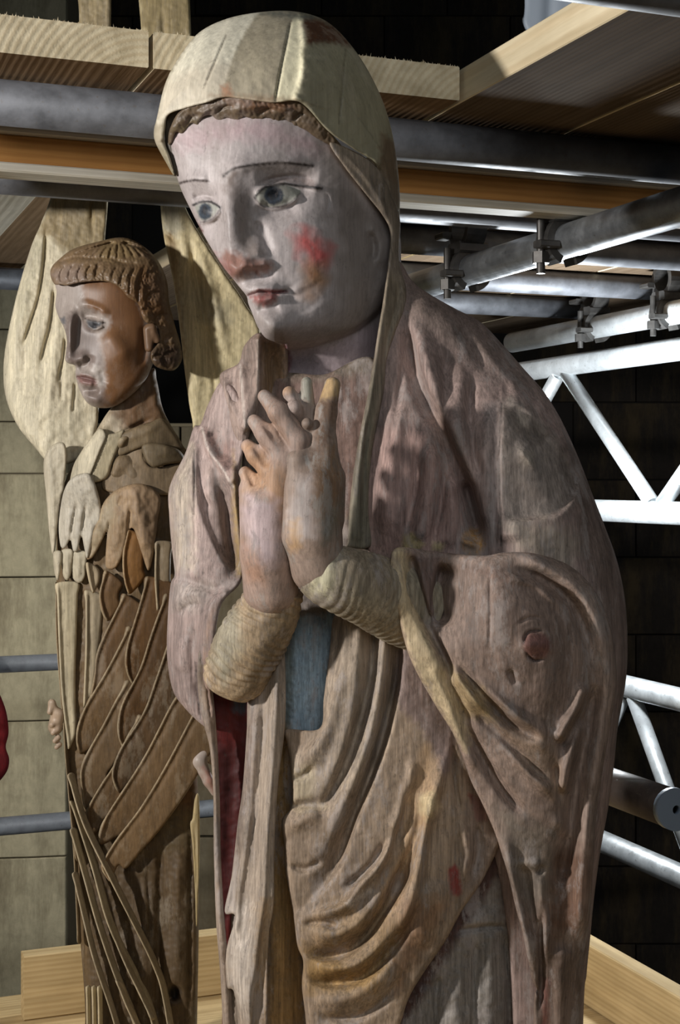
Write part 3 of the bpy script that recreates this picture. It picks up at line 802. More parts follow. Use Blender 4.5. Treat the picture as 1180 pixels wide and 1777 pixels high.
# ---- veil edge running from the hood down beside the neck to the forearm
veil_out = [(572, 248, 4), (613, 262, 4), (650, 286, 5), (676, 330, 8), (694, 380, 20), (693, 450, 18), (706, 505, 14), (703, 535, 10), (686, 577, 10), (671, 625, 10), (667, 674, 10), (656, 730, 10), (646, 788, 10), (641, 877, 10), (646, 945, 8),
            (606, 950, 6), (604, 934, 10), (609, 855, 12), (622, 766, 12), (635, 700, 12), (646, 640, 10), (655, 580, 8), (665, 520, 8), (673, 460, 6), (677, 405, 5), (664, 374, 4), (634, 336, 4), (598, 290, 4)]
relief('veil_edge', veil_out, [(580, 250, 22), (620, 280, 46), (655, 320, 70), (680, 380, 86), (682, 440, 84), (690, 510, 76), (676, 570, 58), (658, 640, 46), (650, 720, 36), (630, 800, 34), (622, 900, 32), (625, 950, 32)],
       M_ROBE, mary, [RG(6, 8, (676, 440), (668, 520), (655, 600), (644, 680), (632, 760), (622, 850), (620, 930), end=0), RG(-6, 4, (694, 470), (690, 520), (672, 590), (660, 660)), RG(-5, 4, (644, 700), (632, 790), (630, 900)), RG(4, 6, (590, 262), (630, 300), (662, 350), (682, 400))],
       (124, 112, 98), [([(570, 240), (690, 320), (696, 400), (668, 372)], (120, 108, 94), 8, .9), ([(660, 640), (650, 780), (646, 950), (602, 950), (612, 830), (640, 690)], (100, 96, 80), 10, .8),
                        ([(672, 470), (706, 500), (690, 570), (656, 620), (658, 570)], (124, 112, 94), 8, .8)], res=2.2, thick=60)
# ---- left veil lappet beside the chin, and the far shoulder of the mantle
relief('veil_lappet', [(447, 578, 8), (470, 588, 6), (496, 596, 6), (500, 640, 6), (500, 720, 6), (470, 745, 6), (440, 740, 6), (424, 776, 6), (404, 750, 10), (388, 690, 12), (381, 655, 10), (390, 643, 10), (414, 630, 8), (424, 600, 10)],
       [(447, 585, 62), (390, 655, 90), (415, 640, 78), (420, 720, 66), (425, 760, 60), (440, 660, 56), (475, 650, 84), (490, 700, 90), (470, 730, 84)], M_ROBE, mary,
       [ED(12, 5, 16, (449, 582), (447, 640), (444, 690), (426, 750), end=.05), ED(9, 14, 5, (416, 632), (420, 690), (426, 750), end=.1), ED(9, 14, 5, (384, 652), (394, 690), (410, 720), (424, 756), end=.1), RG(-8, 10, (434, 620), (436, 690)), RG(-8, 9, (400, 660), (410, 700)),
        RG(-14, 12, (468, 600), (476, 660), (474, 720))],
       (132, 114, 104), [([(452, 585), (496, 596), (500, 690), (455, 690)], (112, 88, 62), 8, .9), ([(382, 650), (420, 630), (440, 720), (420, 770)], (146, 128, 120), 8, .7), ([(447, 590), (446, 690), (428, 748)], (176, 162, 150), 2, .8, 1.4), ([(417, 634), (421, 690), (427, 752)], (180, 168, 158), 2, .8, 1.4)], res=2.2, thick=60)
lm_out = [(388, 660, 20), (362, 700, 26), (348, 736, 26), (336, 742, 22), (322, 785, 26), (294, 846, 30), (294, 900, 30), (298, 950, 30), (303, 996, 26), (296, 1014, 26), (291, 1072, 30), (290, 1140, 30), (300, 1198, 26), (320, 1228, 18), (346, 1254, 8), (362, 1262, 6),
          (372, 1240, 6), (366, 1190, 6), (372, 1120, 8), (384, 1050, 8), (418, 1010, 8), (424, 960, 8), (418, 880, 8), (416, 820, 8), (424, 770, 8), (420, 700, 8)]
lm_ctrl = [(370, 700, 84), (340, 760, 96), (400, 760, 66), (310, 850, 92), (300, 980, 88), (360, 850, 60), (390, 900, 66), (412, 850, 54), (405, 980, 58), (350, 980, 50), (300, 1080, 76), (340, 1040, 42), (345, 1120, 34), (310, 1180, 66), (355, 1220, 38), (350, 1255, 46), (400, 1010, 36)]
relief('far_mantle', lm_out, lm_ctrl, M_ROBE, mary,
       [ED(16, 18, 6, (350, 742), (362, 780), (382, 808), (404, 844), end=.1), RG(-12, 14, (360, 740), (384, 784), (398, 800)), ED(10, 8, 20, (338, 760), (336, 840), (348, 900), (380, 970), (404, 1000), end=.1), RG(-9, 9, (345, 800), (352, 850), (368, 900)),
        RG(-16, 10, (376, 820), (392, 880), (400, 940), (410, 990)), RG(10, 6, (406, 800), (408, 870), (414, 940), (420, 1000), end=.1), RG(-4, 2, (336, 780), (337, 840), (336, 892)), RG(9, 14, (318, 800), (312, 880), (318, 960)), RG(-7, 8, (304, 1000), (330, 1008), (372, 1022), (400, 1014)),
        RG(7, 8, (296, 1056), (320, 1034), (350, 1030)), RG(-6, 5, (306, 1072), (326, 1052), (350, 1050)), ED(10, 26, 7, (398, 1020), (368, 1050), (352, 1110), (352, 1190), (362, 1258), end=.05), RG(-10, 8, (338, 1080), (336, 1150), (346, 1230)), RG(-5, 2, (340, 1150), (344, 1210), (348, 1248), end=.1), RG(6, 12, (314, 1100), (314, 1170))],
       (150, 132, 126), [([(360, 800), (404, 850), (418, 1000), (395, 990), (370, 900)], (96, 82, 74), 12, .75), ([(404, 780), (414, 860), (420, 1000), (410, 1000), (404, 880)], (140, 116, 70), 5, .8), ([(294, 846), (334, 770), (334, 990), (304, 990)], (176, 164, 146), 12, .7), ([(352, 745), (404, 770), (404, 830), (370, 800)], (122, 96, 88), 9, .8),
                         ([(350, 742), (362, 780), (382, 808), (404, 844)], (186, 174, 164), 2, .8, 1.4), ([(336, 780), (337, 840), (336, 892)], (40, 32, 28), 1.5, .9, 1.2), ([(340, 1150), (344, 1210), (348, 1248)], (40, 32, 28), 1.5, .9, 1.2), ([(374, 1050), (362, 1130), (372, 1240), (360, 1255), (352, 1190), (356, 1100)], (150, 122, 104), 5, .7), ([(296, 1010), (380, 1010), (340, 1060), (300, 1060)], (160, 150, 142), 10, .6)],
       res=2.2, thick=150, rough=.7, rscale=50)
# ---- hanging hem of the far side with its red lining
relief('red_lining', [(358, 1120, 6), (400, 1150, 6), (440, 1160, 6), (440, 1260, 6), (430, 1400, 6), (415, 1520, 6), (402, 1600, 6), (400, 1800, 6), (398, 2250, 6), (385, 2250, 6), (385, 1700, 6), (376, 1500, 6), (370, 1300, 6)],
       [(360, 1130, 60), (430, 1170, 60), (425, 1380, 64), (375, 1400, 60), (390, 1700, 60), (392, 2250, 60), (405, 1580, 64)], M_LINING, mary,
       [RG(-6, 12, (404, 1220), (400, 1400), (392, 1560))], (86, 22, 20), [([(400, 1150), (445, 1150), (432, 1240), (405, 1235)], (70, 82, 96), 5, .95), ([(430, 1200), (442, 1200), (434, 1250), (428, 1250)], (170, 40, 42), 3, .9), ([(376, 1300), (420, 1290), (404, 1570), (386, 1600)], (56, 18, 16), 14, .8)], res=3, thick=40, rough=1)
relief('mantle_hem', [(346, 1130, 4), (364, 1160, 5), (371, 1214, 5), (378, 1300, 5), (382, 1400, 5), (384, 1500, 5), (391, 1610, 5), (405, 1777, 5), (418, 2270, 5), (396, 2270, 5), (386, 1777, 6), (375, 1600, 6), (371, 1480, 6), (370, 1380, 6), (364, 1300, 6), (352, 1250, 6), (343, 1190, 5)],
       [(352, 1150, 24), (366, 1250, 26), (372, 1400, 26), (380, 1580, 24), (394, 1777, 22), (405, 2270, 22)], M_ROBE, mary, [RG(4, 5, (356, 1200), (370, 1320), (377, 1480), (384, 1620), (396, 1777), end=0)], (138, 122, 108), [([(352, 1150), (372, 1230), (376, 1300), (360, 1240)], (150, 122, 100), 5, .7)], res=2.5, thick=24, rough=1)
# ---- inner gown
relief('gown', [(470, 660, 20), (560, 650, 10), (660, 640, 10), (660, 960, 10), (760, 1150, 10), (820, 1400, 10), (720, 1777, 10), (680, 2280, 10), (400, 2280, 20), (400, 1640, 20), (420, 1400, 20), (440, 1230, 20), (470, 1130, 20), (440, 1000, 20), (420, 800, 20)],
       [(480, 680, 90), (620, 680, 76), (620, 900, 60), (450, 900, 60), (540, 1100, 30), (540, 1250, 30), (480, 1400, 34), (500, 1600, 34), (490, 2280, 30), (700, 1400, 50), (660, 2280, 60), (700, 1000, 60)], M_ROBE, mary,
       [RG(8, 14, (550, 1090), (540, 1160), (530, 1260), end=0), RG(-8, 10, (498, 1300), (490, 1450), (500, 1600), (502, 1777), end=0)],
       (110, 98, 86), [([(505, 1090), (560, 1066), (590, 1066), (572, 1140), (560, 1270), (500, 1275)], (146, 166, 180), 5, 1), ([(470, 1280), (512, 1280), (512, 1500), (530, 1800), (530, 2280), (462, 2280), (470, 1500)], (134, 104, 62), 8, .9), ([(492, 1080), (512, 1080), (506, 1270), (494, 1280)], (76, 80, 68), 6, .8),
                       ([(470, 660), (660, 650), (650, 760), (590, 930), (470, 800)], (108, 84, 76), 12, .8)], res=3, thick=180, rough=1.5)
# ---- gown front edge: pale vertical folds at the left
relief('gown_fold', [(474, 1126, 6), (486, 1118, 5), (494, 1132, 6), (495, 1252, 8), (482, 1367, 8), (476, 1481, 8), (475, 1569, 8), (466, 1633, 8), (464, 1777, 8), (466, 2270, 8), (425, 2270, 8), (413, 1777, 12), (394, 1710, 12), (393, 1649, 12), (408, 1590, 8), (390, 1582, 6), (402, 1519, 8), (413, 1424, 10), (421, 1367, 10), (428, 1271, 10), (431, 1208, 8), (450, 1190, 6)],
       [(480, 1140, -2), (440, 1230, 4), (470, 1300, -14), (425, 1400, 8), (460, 1450, -16), (398, 1570, 16), (440, 1600, -20), (410, 1680, -4), (450, 1777, -20), (440, 2270, -20)], M_ROBE, mary,
       [ED(16, 8, 14, (482, 1130), (478, 1230), (472, 1330), (462, 1450), (456, 1560), (440, 1680), (432, 1777), (440, 2200), end=0), RG(-9, 7, (460, 1190), (456, 1290), (446, 1390), (434, 1480)), RG(7, 7, (445, 1210), (440, 1300), (432, 1400)), ED(12, 7, 18, (436, 1400), (424, 1480), (412, 1560), (410, 1640), end=.15), RG(-12, 6, (418, 1450), (406, 1530), (404, 1590)), RG(-7, 7, (470, 1560), (458, 1640), (452, 1777)), RG(8, 16, (424, 1620), (416, 1690), (430, 1777))],
       (146, 132, 118), [([(394, 1580), (430, 1560), (440, 1640), (430, 1777), (400, 1720)], (160, 150, 140), 10, .7), ([(430, 1220), (450, 1200), (440, 1350), (415, 1480), (402, 1520)], (112, 98, 90), 8, .7), ([(452, 1560), (474, 1560), (464, 1780), (440, 1780)], (142, 116, 84), 8, .7)], res=2.4, thick=60, rough=.7, rscale=34)
# ---- draped overskirt with its sweeping U folds
ap_out = [(584, 1062, 6), (640, 1060, 6), (720, 1100, 6), (760, 1180, 6), (800, 1270, 6), (840, 1370, 6), (876, 1450, 6), (866, 1470, 8), (836, 1530, 10), (803, 1578, 10), (774, 1631, 10), (738, 1684, 10), (709, 1733, 10), (690, 1790, 10), (640, 1900, 10), (560, 1960, 14), (534, 1880, 14),
          (531, 1777, 14), (524, 1712, 14), (526, 1668, 10), (516, 1641, 12), (509, 1588, 12), (496, 1519, 14), (493, 1466, 12), (489, 1424, 12), (507, 1395, 8), (504, 1329, 12), (498, 1290, 10), (497, 1266, 6), (554, 1264, 6), (562, 1210, 8), (572, 1130, 8)]
ap_ctrl = [(590, 1080, 0), (680, 1100, -4), (620, 1200, -20), (700, 1200, -14), (520, 1290, -10), (580, 1300, -26), (510, 1440, -20), (600, 1420, -34), (700, 1350, -22), (780, 1330, -4), (520, 1560, -24), (620, 1560, -40), (720, 1500, -28), (820, 1450, 4), (840, 1500, 12), (540, 1680, -30), (640, 1680, -38), (740, 1640, -14), (560, 1800, -26), (680, 1760, -16), (600, 1950, -10)]
ap_str = [ED(16, 22, 12, (602, 1000), (600, 1080), (594, 1176), (572, 1252), (548, 1298), (514, 1336), end=.12), ED(-14, 12, 8, (652, 1020), (648, 1138), (634, 1214), (604, 1313), (566, 1390), (520, 1420), end=.2), RG(12, 13, (628, 1000), (624, 1110), (612, 1220), (584, 1320), (545, 1384)),
          ED(-26, 7, 20, (694, 1040), (688, 1157), (672, 1252), (646, 1336), (615, 1412), (592, 1481), (562, 1531), (522, 1575), end=.25), RG(16, 15, (670, 1020), (664, 1150), (650, 1260), (620, 1350), (590, 1420), (556, 1480)), RG(-9, 8, (500, 1400), (530, 1396), (560, 1390)), RG(8, 12, (500, 1440), (530, 1420), (560, 1412)),
          RG(-6, 6, (505, 1352), (530, 1345), (548, 1326)), RG(-7, 6, (500, 1500), (530, 1508), (562, 1490)),
          ED(15, 14, 8, (690, 1440), (664, 1490), (630, 1530), (596, 1572), (530, 1592), end=.2), RG(-11, 7, (676, 1454), (650, 1496), (623, 1523), (590, 1545)),
          ED(-24, 7, 17, (720, 1490), (700, 1531), (661, 1588), (634, 1626), (600, 1653), (562, 1660), (522, 1650), end=.2), RG(13, 14, (690, 1520), (655, 1570), (620, 1606), (570, 1622), (525, 1612)), RG(-7, 6, (524, 1605), (560, 1600), (590, 1612)),
          ED(-18, 7, 14, (720, 1590), (692, 1633), (642, 1687), (604, 1704), (562, 1706), (524, 1695), end=.2), RG(10, 10, (680, 1620), (640, 1660), (600, 1680), (545, 1682)), RG(10, 14, (690, 1670), (640, 1716), (590, 1736), (540, 1734)), RG(-12, 8, (700, 1690), (660, 1740), (610, 1766), (548, 1764)), RG(-10, 8, (640, 1800), (590, 1830), (550, 1824)),
          RG(-10, 6, (697, 1141), (677, 1222), (652, 1316), (632, 1370)), ED(18, 10, 18, (780, 1290), (760, 1365), (738, 1434), (727, 1507), (709, 1576), (672, 1658), end=.2), ED(-13, 14, 7, (712, 1350), (700, 1420), (680, 1480), (656, 1540)), RG(-12, 9, (736, 1380), (722, 1454), (693, 1519), (656, 1588)), RG(9, 10, (720, 1310), (700, 1400), (676, 1450)),
          RG(9, 14, (744, 1392), (748, 1408), end=0), RG(10, 26, (750, 1520), (740, 1590), (716, 1650)), RG(7, 8, (800, 1420), (812, 1480), (800, 1540)), RG(-6, 5, (786, 1290), (790, 1360), (800, 1420)), RG(-8, 7, (824, 1420), (832, 1470), (816, 1530))]
ap_pat = [([(584, 1070), (680, 1080), (690, 1180), (640, 1330), (560, 1400), (500, 1340), (560, 1260)], (160, 146, 130), 20, .7), ([(690, 1130), (740, 1150), (790, 1270), (770, 1350), (735, 1270), (690, 1220)], (118, 102, 98), 7, .85), ([(735, 1300), (760, 1370), (700, 1560), (660, 1640), (640, 1600), (690, 1480)], (158, 130, 98), 14, .8),
          ([(540, 1600), (580, 1560), (700, 1600), (640, 1720), (540, 1720)], (142, 118, 88), 20, .7), ([(726, 1380), (752, 1374), (762, 1400), (744, 1424), (728, 1408)], (178, 160, 126), 6, .9), ([(812, 1376), (834, 1384), (846, 1424), (826, 1426), (820, 1400)], (118, 34, 28), 3, .95), ([(778, 1508), (790, 1500), (798, 1520), (800, 1552), (784, 1552), (780, 1530)], (128, 44, 40), 3, .95),
          ([(506, 1400), (560, 1392), (570, 1402), (520, 1412)], (170, 154, 128), 6, .7), ([(600, 1568), (640, 1540), (646, 1546), (606, 1576)], (186, 176, 168), 4, .8), ([(524, 1640), (620, 1690), (700, 1610), (650, 1720), (530, 1720)], (150, 118, 66), 12, .6), ([(700, 1560), (780, 1560), (740, 1640), (690, 1720), (690, 1640)], (128, 96, 70), 14, .7), ([(815, 1310), (870, 1450), (840, 1530), (800, 1560), (810, 1430)], (112, 98, 90), 10, .7), ([(508, 1330), (548, 1326), (540, 1390), (508, 1392)], (160, 148, 120), 8, .5)]  # whitish sliver on the lower U fold paints in a highlight
relief('overskirt', ap_out, ap_ctrl, M_ROBE, mary, [(h*1.3, a, b, p_, e) for h, a, b, p_, e in ap_str], (140, 122, 104), ap_pat, res=2.4, thick=70, rough=.8, rscale=44, label='overskirt carved in sweeping U-shaped folds')
# ---- underskirt below the overskirt
relief('underskirt', [(860, 1440, 6), (895, 1500, 6), (925, 1600, 6), (950, 1777, 6), (950, 2280, 6), (620, 2280, 10), (640, 1800, 8), (700, 1640, 8), (790, 1520, 8)],
       [(860, 1470, 44), (800, 1600, 34), (890, 1600, 56), (740, 1720, 30), (900, 1777, 60), (800, 1777, 24), (700, 1900, 24), (800, 2280, 24), (930, 2280, 60), (640, 2280, 40)], M_ROBE, mary,
       [RG(10, 16, (800, 1630), (790, 1777), (785, 2250), end=0), RG(-9, 6, (826, 1624), (822, 1777), (820, 2250), end=.05), RG(8, 12, (850, 1630), (852, 1777), (855, 2250), end=0), RG(-12, 7, (876, 1614), (884, 1700), (884, 1777), (884, 2250), end=.05), RG(-8, 6, (765, 1690), (755, 1777), (750, 2250), end=.05), RG(8, 9, (738, 1720), (730, 1777), (724, 2250), end=0), RG(-7, 4, (796, 1616), (840, 1610), (874, 1608), end=.05), ED(8, 20, 5, (800, 1606), (840, 1600), (872, 1598), end=.1)],
       (118, 112, 106), [([(850, 1440), (900, 1520), (912, 1660), (900, 1800), (900, 2280), (884, 2280), (888, 1700), (874, 1560)], (62, 26, 24), 8, .9), ([(840, 1480), (872, 1500), (800, 1620), (700, 1777), (660, 1777), (760, 1620)], (58, 30, 26), 8, .9)], res=3, thick=120, rough=1.6)
# ---- near mantle: shoulder and whole right side
mr_out = [(676, 446, 8), (696, 456, 20), (715, 487, 30), (745, 510, 44), (789, 535, 60), (834, 559, 75), (873, 599, 85), (908, 639, 95), (944, 680, 100), (975, 731, 105), (1005, 797, 110), (1027, 855, 110), (1049, 912, 110), (1071, 974, 105), (1085, 1044, 105), (1089, 1119, 100), (1086, 1182, 100),
          (1072, 1263, 95), (1066, 1324, 90), (1055, 1405, 85), (1043, 1470, 85), (1032, 1548, 85), (1024, 1629, 80), (1018, 1690, 80), (1012, 1777, 80), (1000, 2280, 80), (880, 2280, 20), (890, 1777, 10), (860, 1500, 10), (780, 1300, 10), (700, 1150, 10), (660, 1040, 10), (640, 962, 8), (636, 880, 8), (640, 790, 8), (656, 700, 8), (664, 620, 8), (676, 540, 8)]
mr_ctrl = [(690, 480, 104), (700, 560, 74), (680, 640, 60), (660, 760, 48), (650, 900, 40), (740, 540, 84), (760, 640, 56), (840, 600, 84), (740, 780, 24), (720, 930, 14), (860, 700, 38), (800, 860, 28), (900, 780, 14), (940, 860, 14), (880, 900, 4), (960, 720, 60), (820, 945, 26), (1000, 960, 14), (900, 960, -20), (700, 1000, 50), (740, 1140, 40), (860, 1100, 10), (1050, 1100, 34), (960, 1200, 10), (850, 1400, 40), (1030, 1350, 40), (960, 1500, 40), (1000, 1700, 46), (900, 1700, 46), (900, 2280, 40), (990, 2280, 60)]
mr_str = [ED(-22, 10, 18, (704, 560), (719, 634), (737, 687), (758, 727), (778, 771), (800, 819), (820, 880), (838, 950), end=.12), ED(17, 26, 10, (716, 545), (735, 640), (756, 690), (784, 745), (812, 810), (834, 880), (850, 950), end=.15), RG(-24, 12, (806, 830), (818, 880), (832, 935), end=.2),
          RG(-6, 8, (776, 600), (772, 680), (776, 753)), RG(-10, 8, (822, 650), (814, 710), (820, 780), (838, 840)), RG(9, 16, (800, 620), (796, 700), (806, 780)), RG(10, 14, (846, 700), (846, 800), (856, 900)), RG(8, 13, (736, 590), (748, 640), (770, 700)),
          # sleeve bulge with its lobed lower edge
          ED(14, 34, 5, (869, 700), (869, 770), (867, 830), (870, 946), end=.08), RG(-6, 2.2, (870, 700), (866, 806), (870, 947), end=.06), ED(11, 40, 6, (874, 700), (908, 706), (942, 740), (975, 782), (1000, 815), end=.12), ED(12, 6, 44, (876, 908), (930, 904), (972, 895), (998, 866), (1006, 834), (996, 806), end=.12),
          RG(7, 30, (900, 760), (930, 820), (920, 870)), RG(4, 10, (906, 722), (918, 738), end=0), RG(4, 9, (908, 790), (916, 800), end=0), RG(-3, 3, (940, 775), (950, 758), (962, 752)), RG(3, 4, (900, 780), (920, 800), (930, 820)),
          # vertical breast folds
          RG(11, 16, (690, 700), (680, 800), (664, 930), end=.15), RG(-9, 8, (724, 760), (720, 850), (700, 940)), RG(11, 14, (748, 770), (744, 850), (728, 945), end=.15), RG(-10, 7, (772, 800), (766, 870), (748, 950)), RG(9, 11, (784, 830), (786, 890), (778, 955), end=.15), RG(-5, 6, (700, 620), (690, 700), (672, 800)),
          RG(-7, 9, (790, 560), (820, 600), (846, 650)), RG(6, 10, (830, 590), (870, 640), (910, 690)), RG(8, 7, (806, 940), (822, 945), end=0), RG(5, 22, (720, 510), (760, 540), (800, 580))]
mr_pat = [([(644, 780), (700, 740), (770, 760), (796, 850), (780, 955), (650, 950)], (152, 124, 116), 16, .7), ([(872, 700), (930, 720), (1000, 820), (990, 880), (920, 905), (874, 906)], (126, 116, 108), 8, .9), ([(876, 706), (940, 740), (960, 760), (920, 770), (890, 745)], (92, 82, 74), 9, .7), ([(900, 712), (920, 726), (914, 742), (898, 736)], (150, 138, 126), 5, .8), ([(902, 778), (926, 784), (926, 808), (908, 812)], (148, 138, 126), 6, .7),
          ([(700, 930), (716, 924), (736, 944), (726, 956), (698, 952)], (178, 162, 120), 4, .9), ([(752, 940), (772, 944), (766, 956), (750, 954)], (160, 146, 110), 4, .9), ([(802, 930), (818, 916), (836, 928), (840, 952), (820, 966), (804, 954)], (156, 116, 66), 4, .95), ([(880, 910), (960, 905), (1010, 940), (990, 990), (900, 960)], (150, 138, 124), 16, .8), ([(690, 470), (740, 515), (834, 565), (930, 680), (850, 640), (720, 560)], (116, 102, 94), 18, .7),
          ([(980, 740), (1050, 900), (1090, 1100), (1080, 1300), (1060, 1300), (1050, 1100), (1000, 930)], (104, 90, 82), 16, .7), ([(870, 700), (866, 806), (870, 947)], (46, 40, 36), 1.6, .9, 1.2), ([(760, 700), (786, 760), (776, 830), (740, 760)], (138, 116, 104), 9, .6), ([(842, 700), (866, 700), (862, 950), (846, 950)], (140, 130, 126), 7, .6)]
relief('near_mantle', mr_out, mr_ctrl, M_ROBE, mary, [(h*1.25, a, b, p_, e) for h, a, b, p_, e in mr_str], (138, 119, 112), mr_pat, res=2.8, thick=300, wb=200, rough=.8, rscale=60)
# ---- sleeve drapery hanging from the near forearm
sd_out = [(690, 950, 10), (740, 955, 14), (800, 962, 14), (842, 964, 14), (882, 958, 12), (935, 962, 12), (992, 984, 12), (1034, 1028, 12), (1060, 1090, 12), (1070, 1180, 12), (1058, 1265, 12), (1047, 1330, 12), (1036, 1400, 12), (1030, 1480, 12), (1026, 1560, 12), (1018, 1640, 12), (1012, 1690, 12), (1006, 1777, 12), (996, 2280, 12), (935, 2280, 8), (926, 1777, 8),
          (934, 1724, 6), (924, 1704, 8), (916, 1666, 10), (907, 1621, 10), (895, 1576, 10), (883, 1523, 10), (871, 1483, 10), (859, 1446, 10), (838, 1397, 10), (818, 1357, 10), (802, 1312, 10), (785, 1271, 10), (765, 1239, 10), (745, 1206, 10), (724, 1169, 10), (708, 1133, 10), (696, 1089, 10), (683, 1027, 10), (677, 974, 8)]
sd_ctrl = [(690, 965, -92), (695, 1050, -100), (720, 1130, -94), (745, 975, -58), (750, 1050, -52), (800, 975, -70), (860, 1000, -104), (860, 1060, -118), (930, 1110, -106), (940, 1000, -62), (1010, 1030, -30), (1045, 1100, -14), (1056, 1200, 0), (780, 1180, -84), (870, 1180, -96), (960, 1200, -82), (1020, 1250, -22), (790, 1250, -68), (870, 1290, -66), (960, 1310, -58), (820, 1340, -48), (880, 1440, -38), (960, 1420, -40), (1030, 1400, 6), (1010, 1550, 6), (900, 1560, -20), (950, 1600, -16), (930, 1700, -6), (1000, 1720, 20), (960, 2280, 0), (640, 1100, -90)]
sd_str = [RG(7, 15, (690, 965), (707, 1031), (730, 1097), (765, 1180), (800, 1270), (830, 1350), end=.1), RG(-13, 8, (706, 969), (720, 1040), (746, 1093), (775, 1150), (800, 1210)), ED(-30, 20, 7, (769, 974), (758, 1031), (762, 1090), end=.2), RG(10, 10, (728, 965), (738, 1020), (750, 1070), end=.1), RG(-16, 7, (712, 962), (728, 1030), (748, 1088), end=.1),
          ED(10, 12, 50, (778, 985), (772, 1040), (784, 1080), end=.4), RG(18, 15, (774, 1161), (852, 1214), (925, 1275), (961, 1300), end=.2), RG(-24, 10, (790, 1150), (815, 1182), (884, 1251), (953, 1292), end=.2), RG(20, 12, (795, 1185), (868, 1275), (925, 1340), (968, 1388), end=.2), RG(-24, 10, (812, 1218), (892, 1300), (930, 1340), (959, 1367), end=.2), RG(-16, 9, (795, 1240), (840, 1320), (880, 1380), (920, 1420)),
          RG(-10, 10, (756, 1150), (790, 1210), (820, 1270)), RG(20, 11, (1018, 1186), (998, 1235), (966, 1290), end=.15), RG(-12, 9, (1012, 1230), (990, 1270), (968, 1310)), RG(16, 11, (1012, 1251), (986, 1332), (972, 1380), end=.15), RG(-18, 14, (1030, 1180), (1022, 1230), (1004, 1324), (986, 1446), (968, 1548), end=.12), RG(-8, 7, (960, 1320), (968, 1350), (972, 1400)),
          RG(17, 15, (890, 962), (940, 980), (990, 1010), (1026, 1052), (1046, 1110), (1056, 1180), (1046, 1260), (1036, 1330), (1024, 1400), (1016, 1480), (1010, 1550), (1004, 1640), end=.08), RG(-12, 9, (880, 985), (940, 1004), (985, 1040), (1012, 1090), (1026, 1150)), RG(6, 7, (870, 1000), (930, 1016), (980, 1060)),
          RG(7, 16, (920, 1120), (944, 1118), end=0), RG(-6, 2.4, (908, 1118), (916, 1098), (940, 1094)), RG(-5, 2.2, (912, 1132), (926, 1146), (944, 1144)), RG(-3, 2, (850, 990), (850, 1090), (846, 1130)), RG(-3, 3, (896, 1084), (920, 1072), (944, 1074)), RG(-7, 6, (884, 1160), (896, 1190)),
          RG(10, 13, (870, 1440), (892, 1530), (912, 1620), (926, 1690)), RG(8, 12, (934, 1500), (942, 1589), (950, 1680)), RG(-12, 5, (942, 1570), (938, 1640), (940, 1710), (934, 1760)), RG(-9, 12, (900, 1480), (916, 1560), (930, 1640)), RG(6, 9, (906, 1500), (930, 1500), end=0), RG(-6, 5, (936, 1520), (942, 1500)), RG(8, 14, (975, 1660), (972, 1777), (968, 2250), end=0), RG(6, 12, (972, 1428), (980, 1440), end=0)]
sd_pat = [([(680, 960), (706, 960), (740, 1090), (800, 1230), (812, 1300), (790, 1275), (724, 1165), (692, 1070)], (180, 162, 130), 8, .9), ([(712, 960), (770, 962), (764, 1080), (745, 1080)], (100, 84, 80), 8, .8), ([(780, 980), (880, 975), (990, 1060), (1000, 1170), (900, 1230), (800, 1120)], (116, 98, 88), 20, .8), ([(885, 1010), (870, 990), (800, 985), (850, 1000)], (92, 70, 60), 10, .6),
          ([(912, 1102), (938, 1098), (956, 1114), (950, 1138), (924, 1144), (908, 1126)], (104, 72, 66), 4, .9), ([(908, 1118), (916, 1098), (940, 1094)], (48, 36, 32), 1.5, .9, 1.2), ([(912, 1132), (926, 1146), (944, 1144)], (48, 36, 32), 1.5, .9, 1.2),
          ([(890, 955), (990, 1000), (1050, 1080), (1062, 1190), (1040, 1330), (1020, 1480), (1010, 1480), (1022, 1330), (1044, 1190), (1030, 1100), (980, 1020), (900, 978)], (158, 138, 126), 8, .8), ([(774, 1161), (852, 1214), (961, 1300), (968, 1388), (868, 1275), (811, 1202)], (138, 118, 100), 12, .6), ([(770, 1150), (840, 1200), (860, 1250), (800, 1240)], (154, 134, 92), 10, .6),
          ([(950, 1480), (1020, 1470), (1018, 1600), (960, 1640), (940, 1560)], (86, 60, 44), 18, .85), ([(860, 1400), (960, 1440), (960, 1560), (900, 1580)], (112, 104, 94), 18, .7), ([(930, 1620), (1020, 1640), (1010, 2280), (930, 2280)], (92, 76, 66), 20, .7), ([(944, 1700), (952, 1700), (950, 1790), (940, 1790)], (120, 62, 54), 6, .6)]
relief('sleeve_drapery', sd_out, sd_ctrl, M_ROBE, mary, [(h*1.5, a, b, p_, e) for h, a, b, p_, e in sd_str], (132, 114, 103), sd_pat, res=2.4, thick=70, rough=.8, rscale=55, label='sleeve drapery with V folds and a round wood knot')
